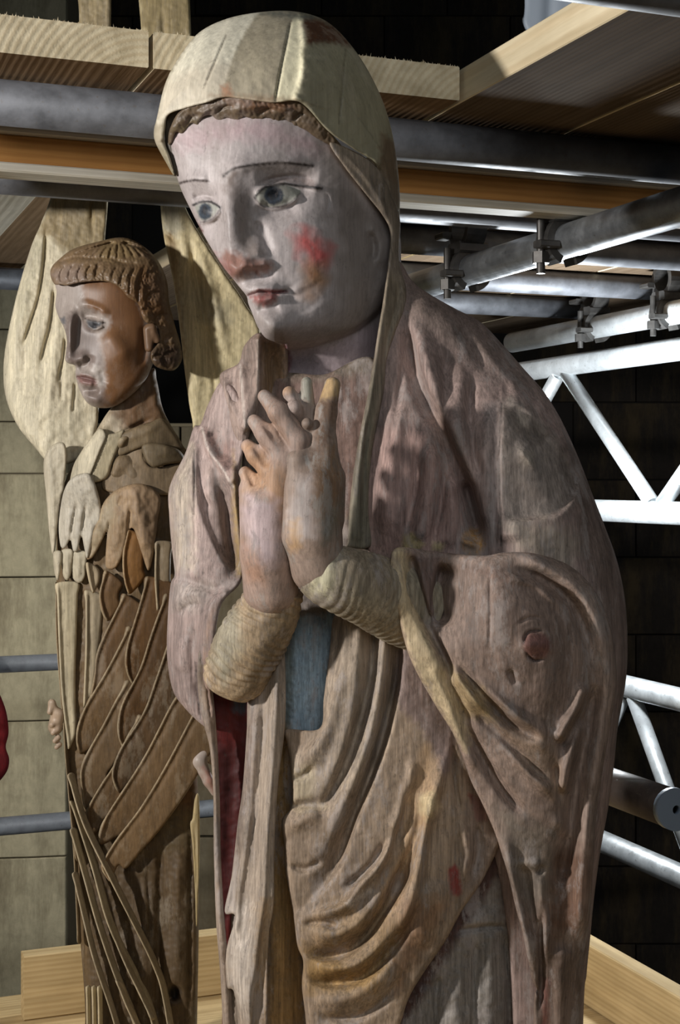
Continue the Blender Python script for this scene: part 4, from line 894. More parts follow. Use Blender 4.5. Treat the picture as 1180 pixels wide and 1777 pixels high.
# ---- sleeves: forearms wrapped in fine crinkles
def sleeve(name, path, radii, wr, base, patches, y0=Y0, flat=.85):
    p = smooth_line([(*a, r) for a, r in zip(path, radii)], 2.0)
    c = p[:, :3]; r = p[:, 3]; n = len(c); k = 96
    tan = np.gradient(c, axis=0); tan /= np.linalg.norm(tan, axis=1)[:, None]
    zv = np.array([0, 0, -1.0]); s1 = np.cross(tan, zv); s1 /= np.linalg.norm(s1, axis=1)[:, None]; s2 = np.cross(s1, tan)
    th = np.linspace(0, 2*math.pi, k, endpoint=False)
    L = np.r_[0, np.cumsum(np.linalg.norm(np.diff(c, axis=0), axis=1))]
    ph = L[:, None]+7*np.sin(th)[None]+4*np.sin(3*th+L[:, None]*.04)
    w = wr*(np.abs(np.sin(ph*.23))**.7*1.4-.8+.5*np.sin(ph*.41+2*np.cos(th)[None])+.35*np.sin(9*th[None]+ph*.1))
    e = np.minimum(1, np.minimum(L, L[-1]-L)/10)[:, None]
    rr = (r[:, None]+w*e)*np.ones((n, k))
    V = c[:, None]+rr[..., None]*(np.cos(th)[None, :, None]*s1[:, None]+flat*np.sin(th)[None, :, None]*s2[:, None])
    V = np.r_[V.reshape(-1, 3), c[:1], c[-1:]]
    i, j = np.meshgrid(np.arange(n-1), np.arange(k), indexing='ij'); j2 = (j+1) % k
    Fq = np.stack([i*k+j, i*k+j2, (i+1)*k+j2, (i+1)*k+j], -1).reshape(-1, 4)
    a = np.arange(k); b = (a+1) % k
    Fq = np.r_[Fq, np.c_[b, a, np.full(k, n*k), np.full(k, n*k)][:, [0, 1, 2, 2]], np.c_[(n-1)*k+a, (n-1)*k+b, np.full(k, n*k+1), np.full(k, n*k+1)]]
    fl = [tuple(dict.fromkeys(f)) for f in Fq.tolist()]
    C = paint(V[:, :2], base, patches)
    Yw = y0+V[:, 2]*y0/F
    return mesh_obj(name, np.c_[(V[:, 0]-CX)*Yw/F, Yw, CZ+(CY-V[:, 1])*Yw/F], fl, M_ROBE, mary, C)
sleeve('sleeve', [(484, 1016, -66), (462, 1068, -46), (432, 1120, -22), (405, 1178, 6), (396, 1200, 16)], [46, 55, 60, 54, 40], 1.9, (158, 138, 112), [([(366, 1080), (410, 1040), (420, 1120), (390, 1190), (366, 1150)], (150, 146, 128), 12, .7), ([(470, 1040), (530, 1050), (480, 1160), (430, 1200), (450, 1120)], (122, 104, 80), 14, .7), ([(420, 1000), (470, 1010), (520, 1040), (500, 1060), (440, 1040)], (140, 112, 88), 8, .5)])
sleeve('sleeve', [(540, 984, -112), (575, 1000, -112), (630, 1020, -84), (690, 1046, -28), (730, 1064, 6)], [45, 56, 63, 70, 70], 1.0, (138, 128, 110), [([(540, 950), (580, 945), (572, 1040), (540, 1030)], (184, 178, 150), 9, .85), ([(590, 950), (680, 965), (680, 1040), (600, 1000)], (126, 112, 94), 14, .7), ([(514, 1000), (540, 950), (550, 960), (530, 1020)], (160, 148, 128), 6, .7)])
# ---- hands
M_HAND = carved('worn_flesh_paint', grain=.25, blot=.38, rough=.58, bmp=.5, worn=(.30, .29, .27), wornfac=.55, fine=.26, speck=.4, gain=1.25)
blob('hand', [((470, 1024, -70), (464, 960, -92), 48, 47), ((464, 960, -92), (464, 880, -104), 47, 45), ((448, 930, -92), (440, 850, -96), 30, 26), ((478, 880, -112), (490, 815, -124), 34, 28),
              ((512, 822, -124), (520, 766, -132), 25, 21), ((520, 766, -132), (484, 716, -128), 20, 18), ((484, 716, -128), (459, 688, -112), 18, 12),
              ((494, 836, -120), (494, 794, -126), 22, 20), ((494, 794, -126), (462, 754, -120), 19, 18), ((462, 754, -120), (441, 731, -106), 18, 12),
              ((470, 850, -112), (470, 820, -116), 20, 18), ((470, 820, -116), (444, 790, -110), 18, 16), ((444, 790, -110), (430, 774, -98), 16, 12),
              ((450, 866, -104), (448, 846, -106), 18, 16), ((448, 846, -106), (426, 821, -96), 15, 12)], M_HAND, mary, (154, 132, 120),
     [([(424, 770), (470, 800), (500, 830), (490, 900), (450, 850), (428, 850)], (160, 122, 88), 12, .7), ([(430, 860), (480, 870), (484, 980), (440, 980), (420, 900)], (176, 158, 160), 14, .8), ([(420, 940), (450, 960), (460, 1010), (430, 1010)], (158, 122, 100), 10, .7), ([(440, 700), (470, 700), (500, 770), (470, 760)], (156, 126, 106), 8, .6)],
     res=2.2, k=8, grooves=[((452, 724, -130), (480, 764, -142), 5, 11), ((438, 766, -120), (460, 803, -132), 5, 10), ((430, 818, -110), (440, 840, -118), 4.5, 8)])
blob('hand', [((552, 985, -112), (542, 930, -124), 48, 50), ((542, 930, -124), (541, 850, -128), 50, 49), ((545, 850, -128), (548, 800, -122), 44, 34), ((570, 900, -112), (572, 830, -108), 28, 28),
              ((514, 930, -138), (516, 800, -138), 24, 22), ((522, 800, -136), (530, 760, -128), 20, 14),
              ((566, 830, -124), (560, 770, -128), 30, 24), ((560, 770, -128), (566, 715, -120), 23, 18), ((566, 715, -120), (577, 668, -112), 18, 14),
              ((538, 748, -118), (533, 735, -142), 12, 10), ((520, 740, -100), (510, 708, -128), 16, 14), ((524, 730, -100), (502, 682, -112), 17, 12), ((534, 730, -100), (532, 664, -112), 16, 10)], M_HAND, mary, (138, 120, 108),
     [([(548, 800), (590, 760), (602, 850), (585, 920), (540, 880)], (120, 92, 66), 12, .8), ([(520, 830), (540, 825), (545, 930), (510, 940), (500, 900)], (164, 154, 150), 10, .8), ([(560, 900), (600, 850), (585, 930), (560, 945)], (116, 112, 100), 10, .7), ([(560, 655), (592, 655), (590, 690), (552, 695)], (166, 138, 98), 5, .9), ([(555, 695), (590, 690), (575, 760), (540, 800)], (92, 68, 50), 6, .8), ([(490, 655), (520, 650), (525, 720), (490, 720)], (170, 152, 144), 6, .8), ([(488, 668), (510, 662), (512, 680), (490, 686)], (172, 138, 110), 4, .8), ([(505, 905), (520, 900), (522, 950), (500, 960)], (164, 132, 96), 8, .8), ([(524, 640), (545, 650), (540, 700), (522, 690)], (146, 146, 134), 5, .8)],
     res=2.2, k=9, grooves=[((512, 770, -168), (482, 990, -170), 5, 6)])
# ================================================================ the far statue: winged angel
YA = 1.95
M_ANG = carved('bare_carved_limewood', grain=.30, blot=.22, rough=.6, bmp=.4, worn=(.42, .36, .27), wornfac=.2, grain_scale=80, fine=.28, speck=.3, gain=1.15)
M_ANGF = carved('angel_flesh', grain=.18, blot=.22, rough=.45, bmp=.25, worn=(.34, .27, .22), wornfac=.15, spec=.4, fine=.15, speck=.25)
angel = empty('angel_statue', (-.28, 1.98, 0))
tag(angel, 'carved wooden angel with curly hair and feathered wings folded over its body', 'statue')
PALE, TAN, BRN, DRK = (202, 192, 166), (146, 126, 98), (108, 82, 54), (74, 58, 42)
def ar(name, out, ctrl, **k):
    k.setdefault('res', 2.2); k.setdefault('thick', 30)
    mat = k.pop('mat', M_ANG); par = k.pop('parent', angel)
    return relief(name, out, ctrl, mat, par, y0=YA, **k)
# ---- raised wings behind the head, with the long feather slits
wingA = [(88, -150, 12), (118, -150, 6), (160, -150, 6), (190, -60, 8), (192, 100, 8), (188, 330, 8), (182, 420, 8), (176, 560, 8), (172, 700, 8), (166, 752, 8), (148, 790, 10), (112, 806, 10), (82, 800, 14), (60, 776, 18), (30, 738, 20), (10, 690, 22), (6, 640, 22), (12, 588, 20), (30, 508, 16), (54, 428, 12), (72, 385, 10), (92, 325, 8), (110, 200, 8), (136, 60, 8), (128, -40, 8)]
o = ar('wing', wingA, [(160, -100, 120), (160, 330, 112), (90, 420, 108), (150, 430, 104), (40, 560, 100), (100, 560, 84), (160, 600, 86), (20, 660, 100), (80, 700, 70), (150, 700, 80), (80, 790, 66), (140, 780, 74)],
   strokes=[RG(-13, 2.6, (80, 400), (76, 460), (66, 520), (40, 600), end=.12), RG(-13, 2.6, (94, 500), (88, 560), (78, 600), (70, 632), end=.12), RG(-11, 2.4, (113, 585), (110, 620), (101, 662), end=.12), RG(-10, 2.4, (130, 664), (129, 690), (126, 716), end=.12), RG(5, 10, (50, 480), (30, 580), (28, 660)), RG(5, 10, (84, 520), (62, 610), (56, 690)), RG(5, 9, (106, 560), (90, 640), (86, 720)),
            RG(-8, 4, (128, 340), (126, 240), (140, 60)), RG(-8, 4, (160, 420), (160, 330), (162, 100)), RG(-6, 3, (107, 640), (106, 700))],
   base=PALE, patches=[([(88, -150), (192, -150), (190, 330), (184, 440), (120, 440), (86, 410), (66, 404), (90, 330), (136, 60)], (134, 116, 80), 6, .85), ([(10, 600), (60, 560), (110, 620), (120, 740), (40, 740)], (196, 186, 160), 24, .6), ([(60, 420), (76, 420), (50, 540), (30, 560)], (192, 186, 158), 10, .5)], thick=34, rough=1.2, rscale=30, label='left raised wing with long slits between feathers')  # brown upper part: the platform's shade painted into the wing
wingB = [(236, -150, 8), (300, -150, 8), (322, -80, 8), (332, 60, 8), (330, 200, 8), (322, 300, 8), (318, 345, 8), (334, 384, 8), (362, 430, 8), (388, 470, 8), (424, 524, 8), (452, 578, 8), (440, 660, 8), (400, 740, 8), (350, 800, 8), (328, 800, 8), (334, 742, 10), (328, 700, 12), (320, 640, 12), (312, 570, 12), (300, 486, 12), (284, 410, 12), (278, 350, 10), (276, 280, 8), (258, 160, 8), (244, 40, 8)]
ar('wing', wingB, [(270, -100, 130), (300, 100, 126), (295, 350, 100), (300, 430, 96), (350, 450, 92), (330, 560, 80), (400, 560, 88), (340, 680, 80), (410, 660, 92), (340, 780, 90)],
   strokes=[RG(7, 10, (312, 360), (322, 460), (336, 580), (346, 700)), RG(-7, 5, (326, 400), (344, 500), (366, 620), (376, 700)), RG(6, 9, (340, 420), (372, 520), (396, 620)), RG(-7, 4, (296, 420), (310, 520), (324, 640)), RG(-7, 5, (300, 300), (290, 150), (280, 0)), RG(-5, 4, (280, 400), (292, 408), (304, 418))],
   base=(212, 198, 158), patches=[([(236, -150), (330, -150), (330, 200), (320, 330), (276, 330), (256, 160)], (134, 116, 78), 8, .85), ([(278, 340), (312, 344), (318, 400), (296, 420), (282, 400)], (178, 174, 156), 8, .7), ([(284, 410), (306, 420), (318, 560), (320, 620), (312, 570), (298, 480)], (136, 112, 72), 5, .85), ([(330, 480), (400, 540), (400, 560), (350, 560), (322, 520)], (158, 156, 140), 12, .5)], thick=34, rough=1.0, label='right raised wing with fine grooves')
# ---- gown column
gown = [(108, 850, 20), (170, 742, 16), (200, 700, 12), (262, 640, 10), (272, 660, 16), (280, 700, 16), (290, 726, 14), (318, 774, 12), (334, 800, 12), (338, 900, 20), (336, 1100, 24), (340, 1290, 24), (344, 1400, 26), (345, 1600, 26), (342, 1777, 26), (340, 1925, 26), (150, 1925, 26), (148, 1760, 20), (140, 1640, 20), (122, 1420, 20), (104, 1200, 18), (98, 1000, 18)]
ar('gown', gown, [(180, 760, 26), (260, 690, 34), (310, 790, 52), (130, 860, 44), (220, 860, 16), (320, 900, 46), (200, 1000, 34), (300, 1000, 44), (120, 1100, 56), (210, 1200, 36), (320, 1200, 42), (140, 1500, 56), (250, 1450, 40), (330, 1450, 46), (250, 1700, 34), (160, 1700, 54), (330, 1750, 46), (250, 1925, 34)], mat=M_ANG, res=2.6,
   strokes=[ED(12, 12, 4, (176, 742), (170, 780), (156, 822), end=.1), RG(-12, 3, (182, 758), (172, 785), (158, 820), end=.1), ED(14, 18, 5, (212, 750), (200, 790), (186, 826), end=.1), ED(-14, 14, 5, (186, 830), (200, 792), (236, 780), (252, 772), end=.1), RG(12, 12, (236, 742), (218, 764), (205, 784)), RG(-10, 4, (200, 765), (225, 745), (262, 728)), RG(8, 12, (260, 745), (290, 760), (305, 780)),
            ED(10, 5, 16, (248, 774), (250, 796), (264, 810), end=.1), RG(-8, 5, (285, 812), (305, 806), (320, 800)), RG(9, 14, (220, 806), (235, 826), end=0), RG(-6, 4, (160, 740), (172, 752), (184, 758)),
            RG(-10, 7, (280, 1470), (276, 1600), (272, 1777), end=.1), RG(8, 14, (250, 1520), (246, 1640), (240, 1777)), RG(8, 12, (310, 1440), (308, 1600), (306, 1777)), RG(-8, 4, (330, 1420), (330, 1600), (328, 1777)), RG(-16, 9, (303, 1718), (303, 1728), end=0), RG(-5, 3, (255, 1500), (262, 1640)), RG(5, 10, (222, 1640), (216, 1777))],
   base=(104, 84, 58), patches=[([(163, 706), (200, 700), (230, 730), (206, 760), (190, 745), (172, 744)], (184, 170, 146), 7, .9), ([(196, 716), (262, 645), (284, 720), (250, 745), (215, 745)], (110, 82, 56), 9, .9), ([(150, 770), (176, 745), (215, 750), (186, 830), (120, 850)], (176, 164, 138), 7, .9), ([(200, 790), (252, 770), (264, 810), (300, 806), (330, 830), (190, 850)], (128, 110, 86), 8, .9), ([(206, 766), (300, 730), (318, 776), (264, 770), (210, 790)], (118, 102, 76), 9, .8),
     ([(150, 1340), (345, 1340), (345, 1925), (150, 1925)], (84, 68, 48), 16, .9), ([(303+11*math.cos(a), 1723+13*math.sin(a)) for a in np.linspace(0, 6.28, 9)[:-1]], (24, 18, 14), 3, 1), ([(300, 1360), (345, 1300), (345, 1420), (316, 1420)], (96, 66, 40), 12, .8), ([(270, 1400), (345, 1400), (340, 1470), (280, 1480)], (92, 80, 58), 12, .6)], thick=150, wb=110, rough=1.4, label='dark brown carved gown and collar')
ar('gown_edge', [(338, 1386, 4), (345, 1380, 4), (347, 1450, 4), (345, 1530, 4), (341, 1620, 3), (338, 1540, 4), (334, 1470, 4), (330, 1430, 3), (334, 1420, 3)], [(340, 1400, 10), (340, 1600, 12), (335, 1500, 10)], base=(168, 150, 110), thick=16, strokes=[RG(-5, 2, (337, 1430), (340, 1500), (341, 1560))])
for out, d, base in (([(206, 757, 6), (232, 742, 8), (262, 732, 10), (286, 728, 10), (318, 776, 8), (290, 776, 5), (262, 771, 4), (236, 780, 4), (206, 790, 4)], [(210, 760, 12), (250, 745, 10), (310, 775, 40), (210, 785, 14), (262, 770, 12)], (116, 100, 76)),
                     ([(186, 812, 5), (204, 788, 4), (246, 774, 5), (250, 796, 4), (266, 811, 4), (300, 806, 5), (330, 800, 8), (330, 850, 6), (250, 860, 6), (180, 850, 6)], [(200, 800, 24), (240, 785, 18), (250, 840, 12), (310, 820, 36)], (126, 108, 84)),
                     ([(246, 774, 8), (262, 768, 8), (290, 772, 8), (312, 782, 8), (320, 800, 6), (290, 806, 6), (266, 811, 6), (252, 797, 8)], [(250, 780, 8), (290, 780, 14), (316, 795, 34), (266, 805, 8)], (110, 96, 74)),
                     ([(184, 757, 5), (198, 752, 6), (216, 747, 6), (208, 772, 5), (196, 800, 5), (184, 830, 5), (154, 838, 5), (158, 822, 5), (172, 785, 5)], [(190, 756, 6), (212, 750, 10), (160, 830, 8), (184, 828, 12)], (176, 164, 136)),
                     ([(174, 743, 6), (184, 757, 5), (173, 785, 5), (158, 822, 5), (150, 840, 5), (122, 850, 6), (126, 812, 8), (140, 785, 8), (160, 757, 8)], [(172, 750, 8), (140, 800, 16), (155, 825, 4), (125, 840, 20)], (186, 176, 152))):
    ar('collar', out, d, strokes=[RG(2, 6, (out[0][0]+4, out[0][1]+10), (out[3][0]-2, out[3][1]+8))], base=base, thick=20, rough=.5)
# ---- head
hf_out = [(92, 478, 14), (98, 505, 14), (96, 531, 14), (103, 553, 12), (111, 569, 12), (116, 590, 12), (114, 612, 12), (113, 625, 10), (120, 631, 9), (131, 635, 9), (131, 650, 10), (135, 668, 14), (143, 687, 18), (154, 701, 20), (173, 708, 20), (199, 705, 20), (228, 686, 24), (252, 660, 24), (268, 625, 20), (290, 560, 20), (285, 490, 14), (240, 450, 12), (160, 440, 12), (105, 455, 14)]
hf_ctrl = [(100, 500, 10), (130, 480, -10), (200, 470, -16), (260, 500, 6), (120, 540, -4), (150, 560, -14), (200, 560, -22), (250, 580, -4), (120, 600, -14), (160, 620, -22), (210, 630, -24), (250, 640, 0), (140, 660, -10), (180, 680, -16), (220, 670, -8), (160, 700, -6), (280, 540, 24), (200, 445, 22), (150, 452, 16), (245, 458, 24)]
ar('head', hf_out, hf_ctrl, mat=M_ANGF, res=1.5, thick=120, wb=80,
   strokes=[ED(22, 16, 9, (119, 628), (119, 600), (121, 570), (125, 545), (134, 528), end=.35), RG(9, 9, (120, 622), (130, 625), (142, 622), end=0), RG(-9, 8, (132, 636), (150, 632), (156, 614)), RG(-9, 10, (140, 552), (156, 548), (176, 552)), RG(6, 8, (131, 531), (150, 529), (174, 538), (192, 548)), RG(7, 9, (156, 564), (168, 566), end=0), RG(4, 2.6, (147, 553), (160, 556), (180, 560), end=.1), RG(4, 2.4, (150, 560), (162, 572), (180, 566), end=.1), RG(-5, 5, (104, 552), (112, 556)),
            RG(5, 5, (134, 650), (150, 650), (166, 658)), RG(-6, 2.2, (132, 654), (148, 656), (170, 662), end=.1), RG(6, 5, (136, 662), (150, 665), (164, 668)), RG(-7, 6, (140, 676), (156, 678), (174, 674)), RG(8, 10, (150, 692), (166, 696), end=0), RG(-5, 7, (172, 640), (180, 655), (178, 668)), RG(8, 18, (196, 590), (210, 610), end=0), RG(-6, 8, (250, 560), (250, 600), (244, 640))],
   base=(168, 156, 148), patches=[([(146, 486), (210, 490), (248, 545), (256, 620), (245, 660), (200, 704), (176, 705), (184, 650), (172, 592), (188, 570), (190, 550), (152, 531)], (120, 82, 48), 5, .95), ([(118, 545), (150, 560), (172, 592), (178, 640), (160, 634), (135, 634), (115, 622)], (118, 104, 98), 5, .85), ([(150, 556), (166, 557), (178, 562), (164, 572), (154, 568)], (96, 100, 106), 2, .9), ([(160, 559), (170, 561), (168, 569), (160, 569)], (40, 40, 44), 1.5, .9), ([(148, 553), (160, 557), (182, 560)], (60, 54, 52), 1.2, .9, 1), ([(104, 552), (112, 550), (114, 562), (108, 562)], (90, 94, 100), 2, .8),  # brown cheek: bare wood, with the cheek's shade painted in
     ([(133, 652), (150, 650), (170, 661), (166, 670), (148, 668), (137, 664)], (136, 100, 94), 3, .9), ([(133, 654), (150, 657), (169, 662)], (90, 60, 56), 1.2, .9, .9), ([(150, 672), (180, 672), (190, 702), (165, 705), (150, 690)], (112, 96, 88), 6, .8), ([(162, 632), (178, 640), (182, 668), (172, 670), (166, 655)], (188, 180, 174), 4, .8)], label='angel face, pale at the front and bare brown wood with painted shade on the cheek')  # pale patch at the mouth corner paints in grazing light
# hair: cap with locks, curled fringe, curls at the nape
hair_out = [(87, 474, 12), (90, 463, 12), (101, 451, 14), (127, 432, 18), (171, 419, 20), (211, 412, 22), (241, 422, 22), (271, 448, 22), (289, 485, 22), (294, 527, 20), (305, 569, 16), (313, 597, 14), (316, 622, 12), (306, 640, 12), (292, 643, 12), (268, 634, 8), (262, 612, 6), (276, 590, 6), (272, 566, 6), (254, 560, 6), (246, 548, 6), (240, 528, 6), (222, 516, 6), (212, 504, 6), (200, 494, 6), (180, 488, 5), (150, 489, 6), (130, 492, 6), (116, 496, 6), (106, 494, 6), (96, 494, 8), (90, 486, 8)]
hs = [RG(-5, 3.5, (100, 456), (130, 446), (160, 448), (190, 448), (214, 456), (240, 458), end=.05)]
for i in range(15):
    a = -1.35+i*.19; hs.append(RG(-3.5, 2.0, (205+10*math.sin(a), 420), (205+70*math.sin(a)*.7, 432-4*math.cos(a)), (205+82*math.sin(a), 452-10*abs(math.sin(a))), end=.1))
for i in range(11):                                   # fringe: combed strands rolling under
    x = 90+i*15; y = 460-2*math.sin(i*.6); yb = np.interp(x, [88, 150, 200, 225, 250], [492, 486, 492, 514, 545]); k = .5 if 165 < x < 205 else 1
    hs += [RG(-3.6*k, 1.7, (x+10, y), (x+1, (y+yb)/2-2), (x, yb-5), (x+5, yb), end=.15), RG(3*k, 4.2, (x+17, y), (x+8, (y+yb)/2-2), (x+7, yb-4), end=.2), RG(-1.6*k, 1.3, (x+15, y+2), (x+6, (y+yb)/2), (x+5, yb-5), end=.15)]
for cx, cy, r in ((184, 470, 19), (224, 494, 18), (264, 486, 17), (272, 522, 18), (254, 548, 13), (284, 556, 14), (298, 592, 14), (298, 624, 16), (276, 626, 12)):
    for f in (1.0, .72, .44):                         # curls: nested open loops
        hs += [RG(-3.4*f, 2.0, *[(cx+r*f*math.cos(t), cy+r*f*.9*math.sin(t)) for t in np.linspace(.4+f, 4.6+f, 8)], end=.15)]
    hs += [RG(4, r*.7, (cx-.1, cy), (cx+.1, cy), end=0)]
ar('hair', hair_out, [(92, 476, -2), (120, 480, -24), (180, 478, -38), (140, 440, -10), (211, 425, 4), (230, 480, -34), (270, 480, -8), (250, 530, -26), (290, 560, 6), (280, 620, -4), (308, 615, 16), (262, 560, -18)], mat=M_ANGF, res=1.5, strokes=hs, base=(124, 102, 76), patches=[([(88, 475), (110, 460), (140, 462), (150, 488), (100, 495)], (142, 124, 112), 8, .8), ([(240, 460), (290, 490), (300, 560), (245, 550), (220, 510)], (104, 74, 46), 12, .8), ([(262, 600), (316, 600), (312, 645), (265, 640)], (58, 44, 36), 10, .85), ([(180, 415), (230, 415), (240, 450), (170, 450)], (140, 120, 84), 10, .6)], thick=90, wb=60, rough=.8, rscale=10, label='brown curled hair with a parted fringe')
blob('ear', [((258, 572, -10), (258, 604, -8), 10, 7), ((264, 568, -12), (272, 590, -6), 7, 6)], M_ANGF, angel, (118, 92, 70), res=1.8, k=6, y0=YA, grooves=[((260, 575, -22), (262, 596, -20), 4, 5)])
# ---- folded wings across the body: coverts, then feathers
def scallop(name, out, ctrl, st, base, pat=(), thick=26): return ar(name, out, ctrl, strokes=st, base=base, patches=pat, thick=thick, rough=.8, rscale=22)
fan = scallop('folded_wing', [(76, 800, 8), (92, 772, 8), (114, 774, 6), (112, 840, 6), (104, 880, 6), (96, 950, 6), (91, 962, 6), (86, 930, 8), (80, 860, 8)], [(80, 800, 40), (105, 800, 36), (92, 950, 40)], [RG(4, 6, (88, 790), (92, 880), (92, 945))], (188, 178, 156))
scallop('covert', [(122, 832, 8), (140, 822, 10), (158, 825, 10), (172, 862, 10), (176, 900, 8), (166, 920, 8), (155, 962, 6), (150, 968, 5), (146, 950, 5), (141, 930, 5), (134, 956, 5), (127, 956, 5), (122, 936, 5), (114, 950, 5), (106, 950, 5), (102, 925, 8), (103, 895, 10), (110, 855, 10)],
        [(108, 880, 24), (140, 860, 2), (170, 890, 10), (106, 945, 26), (130, 945, 16), (150, 950, 12)], [RG(-6, 2.5, (122, 936), (128, 900), (134, 870)), RG(-6, 2.5, (141, 930), (146, 900), (150, 870)), RG(5, 8, (114, 940), (120, 880)), RG(5, 8, (132, 940), (138, 880)), RG(4, 8, (152, 950), (160, 900))], (186, 178, 162))
for x0, x1, y0_, y1_ in ((93, 107, 958, 1008), (107, 126, 955, 1008), (124, 150, 958, 1012)):
    xm = (x0+x1)/2
    scallop('feather', [(x0, y0_, 5), (x1, y0_, 5), (x1-1, (y0_+y1_)/2, 5), (x1-4, y1_-8, 4), (xm, y1_, 4), (x0+3, y1_-8, 4), (x0, (y0_+y1_)/2, 5)], [(xm, y0_, 24), (xm, y1_, 30), (x0, y1_-20, 30)], [RG(3, 4, (xm, y0_), (xm, y1_-6))], (178, 168, 146), thick=14)
fold = scallop('folded_wing', [(176, 878, 8), (196, 854, 12), (224, 841, 14), (252, 841, 12), (278, 862, 8), (274, 903, 8), (268, 950, 6), (258, 990, 5), (246, 960, 5), (232, 918, 4), (222, 925, 5), (214, 960, 6), (200, 986, 6), (184, 984, 6), (184, 950, 4), (186, 920, 4), (174, 945, 5), (160, 968, 6), (150, 968, 5), (156, 930, 6), (168, 905, 8)],
        [(185, 880, 6), (230, 855, -14), (270, 880, 4), (160, 960, 16), (190, 970, 6), (230, 900, -14), (255, 970, 2)], [RG(6, 9, (172, 900), (160, 950)), RG(-7, 3, (190, 900), (188, 940)), RG(6, 9, (210, 880), (198, 960)), RG(-7, 3, (226, 880), (222, 930)), RG(6, 10, (246, 880), (254, 960)), RG(-4, 2.5, (212, 860), (204, 880)), RG(4, 5, (236, 850), (240, 900))], (150, 126, 98), [([(176, 878), (200, 855), (200, 900), (160, 968), (152, 960)], (164, 150, 124), 8, .8), ([(230, 845), (278, 862), (268, 950), (240, 930)], (142, 118, 94), 9, .7)])
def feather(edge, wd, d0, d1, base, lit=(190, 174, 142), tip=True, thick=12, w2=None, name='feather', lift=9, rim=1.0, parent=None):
    """one feather: its free left edge as a line, a width across, depth from root to tip; a raised rim, the vane falling away behind it"""
    e = smooth_line(edge, 10); n = len(e)
    w2 = wd if w2 is None else w2
    tan = np.gradient(e, axis=0); tan /= np.linalg.norm(tan, axis=1)[:, None]
    nor = np.c_[-tan[:, 1], tan[:, 0]]
    if nor[:, 0].mean() < 0: nor = -nor
    t = np.linspace(0, 1, n)
    ww = (wd+(w2-wd)*t)*(np.sqrt(np.clip(1-np.clip((t-.80)/.20, 0, 1)**2, .02, 1)) if tip else 1)
    right = e+nor*ww[:, None]
    out = [(p[0], p[1], 3) for p in e[::2]]+[(p[0], p[1], 5) for p in right[::-2]]
    ctrl = [(*e[0], d0), (*e[n//2], (d0+d1)/2), (*e[-1], d1), (*right[0], d0+lift), (*right[n//2], (d0+d1)/2+lift), (*right[-1], d1+lift)]
    ctrl = [c for i, c in enumerate(ctrl) if all((c[0]-q[0])**2+(c[1]-q[1])**2 > 9 for q in ctrl[:i])]
    return ar(name, out, ctrl, strokes=[RG(2.4*rim, 2.2, *pick(e+nor*2.4, 4), end=.05), RG(-2.2*rim, 5, *pick(e+nor*8, 4), end=.1)], base=base, patches=[(pick(e, 3), lit, 1.5, .55*rim, 1.6)], thick=thick, rough=.4, res=2.0, parent=parent or fold)  # pale line on the free edge paints in the light it catches
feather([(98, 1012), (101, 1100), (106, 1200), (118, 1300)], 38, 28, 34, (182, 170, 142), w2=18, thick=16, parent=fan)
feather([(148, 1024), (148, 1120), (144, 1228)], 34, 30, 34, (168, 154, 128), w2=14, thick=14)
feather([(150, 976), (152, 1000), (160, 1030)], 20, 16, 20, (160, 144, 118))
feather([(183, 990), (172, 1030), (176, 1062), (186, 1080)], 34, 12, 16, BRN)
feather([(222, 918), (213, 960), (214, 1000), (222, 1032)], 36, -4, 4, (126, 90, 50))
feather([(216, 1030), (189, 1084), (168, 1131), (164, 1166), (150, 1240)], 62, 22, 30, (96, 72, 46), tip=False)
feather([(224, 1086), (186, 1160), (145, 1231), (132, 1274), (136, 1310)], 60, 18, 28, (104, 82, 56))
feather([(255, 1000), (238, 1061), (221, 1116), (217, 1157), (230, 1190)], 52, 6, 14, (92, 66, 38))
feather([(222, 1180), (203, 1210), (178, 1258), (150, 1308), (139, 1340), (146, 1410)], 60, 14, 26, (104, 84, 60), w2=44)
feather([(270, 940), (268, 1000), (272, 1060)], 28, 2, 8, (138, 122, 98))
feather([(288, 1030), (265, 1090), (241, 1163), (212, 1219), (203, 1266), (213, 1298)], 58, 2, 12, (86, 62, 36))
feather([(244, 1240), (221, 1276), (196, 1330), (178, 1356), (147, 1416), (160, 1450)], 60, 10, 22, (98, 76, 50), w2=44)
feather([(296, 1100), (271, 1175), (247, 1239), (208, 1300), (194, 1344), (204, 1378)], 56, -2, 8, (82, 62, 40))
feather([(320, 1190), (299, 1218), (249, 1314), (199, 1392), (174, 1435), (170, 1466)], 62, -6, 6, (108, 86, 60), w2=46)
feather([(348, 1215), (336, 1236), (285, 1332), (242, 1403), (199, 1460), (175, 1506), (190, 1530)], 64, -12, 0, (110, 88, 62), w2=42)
# long crossing feathers of the other wing fan, standing on edge
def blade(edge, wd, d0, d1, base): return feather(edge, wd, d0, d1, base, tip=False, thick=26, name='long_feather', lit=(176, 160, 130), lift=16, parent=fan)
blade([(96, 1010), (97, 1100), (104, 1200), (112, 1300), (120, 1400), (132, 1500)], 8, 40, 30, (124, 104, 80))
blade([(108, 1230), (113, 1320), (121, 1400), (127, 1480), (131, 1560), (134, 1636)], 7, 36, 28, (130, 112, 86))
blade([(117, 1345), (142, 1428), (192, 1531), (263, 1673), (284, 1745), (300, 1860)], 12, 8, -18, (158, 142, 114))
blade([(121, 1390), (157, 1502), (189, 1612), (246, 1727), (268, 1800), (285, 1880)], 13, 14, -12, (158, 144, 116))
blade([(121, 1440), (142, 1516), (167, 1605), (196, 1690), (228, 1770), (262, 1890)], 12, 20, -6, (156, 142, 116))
blade([(125, 1516), (139, 1577), (160, 1663), (194, 1766), (226, 1890)], 11, 24, 0, (154, 140, 116))
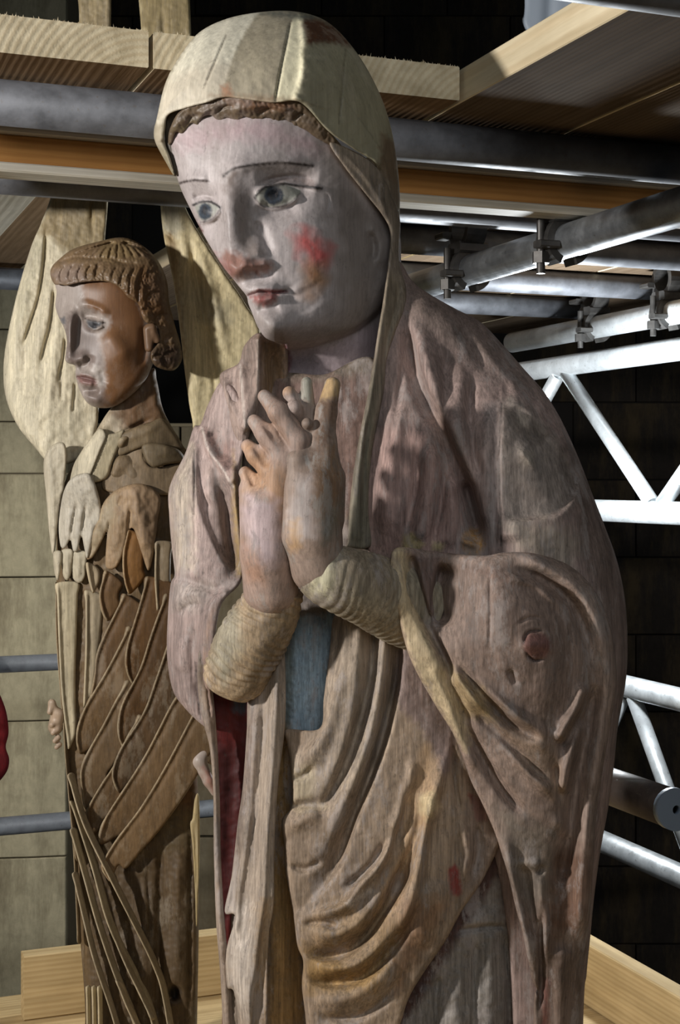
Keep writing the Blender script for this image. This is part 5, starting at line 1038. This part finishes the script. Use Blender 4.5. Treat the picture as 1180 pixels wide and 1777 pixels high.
blade([(190, 1612), (214, 1670), (240, 1724), (262, 1770)], 10, 2, -16, (164, 148, 120))
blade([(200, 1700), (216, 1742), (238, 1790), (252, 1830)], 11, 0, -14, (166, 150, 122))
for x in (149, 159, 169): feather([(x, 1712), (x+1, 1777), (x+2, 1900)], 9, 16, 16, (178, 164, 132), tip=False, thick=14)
# hands
blob('hand', [((96, 1262, 44), (100, 1240, 40), 13, 12), ((98, 1240, 38), (90, 1220, 34), 8, 6), ((90, 1220, 34), (86, 1236, 30), 6, 4.5), ((98, 1252, 36), (90, 1258, 30), 6, 5), ((99, 1266, 36), (92, 1272, 32), 6, 4.5), ((101, 1280, 38), (95, 1286, 34), 5.5, 4.2), ((103, 1292, 40), (98, 1297, 36), 5, 4)], M_ANGF, angel, (170, 148, 126), res=1.6, k=4, y0=YA)
blob('hand', [((352, 1296, 20), (372, 1310, 20), 18, 18), ((350, 1284, 10), (334, 1276, 6), 12, 9), ((334, 1276, 6), (330, 1292, 4), 8, 7), ((352, 1306, 8), (346, 1322, 2), 13, 12), ((346, 1322, 2), (362, 1356, 2), 12, 9), ((362, 1356, 2), (372, 1376, 6), 9, 6)], M_ANGF, angel, (186, 172, 162), [([(352, 1330), (378, 1340), (378, 1385), (356, 1360)], (160, 112, 98), 8, .8), ([(330, 1284), (352, 1278), (344, 1304), (332, 1304)], (130, 118, 108), 6, .7)], res=1.8, k=5, y0=YA)

# ---- small things at the edges
M_RED = carved('red_cloth', grain=.05, blot=.25, rough=.85, bmp=.2, worn=(.3, .02, .02), wornfac=.1)
rc = relief('red_cloth', [(-150, 1128, 10), (-60, 1126, 10), (-22, 1140, 12), (-6, 1190, 14), (10, 1232, 12), (15, 1270, 12), (10, 1296, 10), (16, 1318, 10), (10, 1342, 12), (-16, 1366, 14), (-70, 1380, 14), (-140, 1376, 14), (-170, 1250, 14)], [(-100, 1130, 0), (-20, 1160, 0), (0, 1260, -12), (-80, 1300, -16), (-150, 1350, 0)], M_RED, None, [RG(-8, 9, (12, 1298), (-20, 1290), (-60, 1296)), RG(8, 16, (-2, 1200), (0, 1270)), RG(8, 14, (-10, 1330), (-60, 1340)), RG(-8, 10, (-40, 1160), (-30, 1260), (-40, 1360))], (112, 12, 18), (), res=3, thick=22, y0=3.97, zmin=-9)
tag(rc, 'red cloth hung over the upper guard rail at the left edge', 'cloth')
M_TARP = plain('blue_grey_sheeting', (150, 160, 172), .5)
rt = relief('plastic_sheet', [(914, -120, 8), (1040, -120, 8), (1120, -100, 8), (1120, 80, 8), (1020, 120, 8), (930, 120, 8), (914, 60, 8), (906, 36, 8), (910, 10, 8)], [(920, -100, 0), (1000, 0, -8), (920, 100, 0), (1100, 0, 4)], M_TARP, None, [RG(-6, 10, (960, -100), (950, 100)), RG(6, 12, (1000, -100), (1010, 100))], (170, 180, 190), (), res=5, thick=6, y0=2.35)
tag(rt, 'blue-grey plastic sheet hanging above the overhead planks', 'sheet')
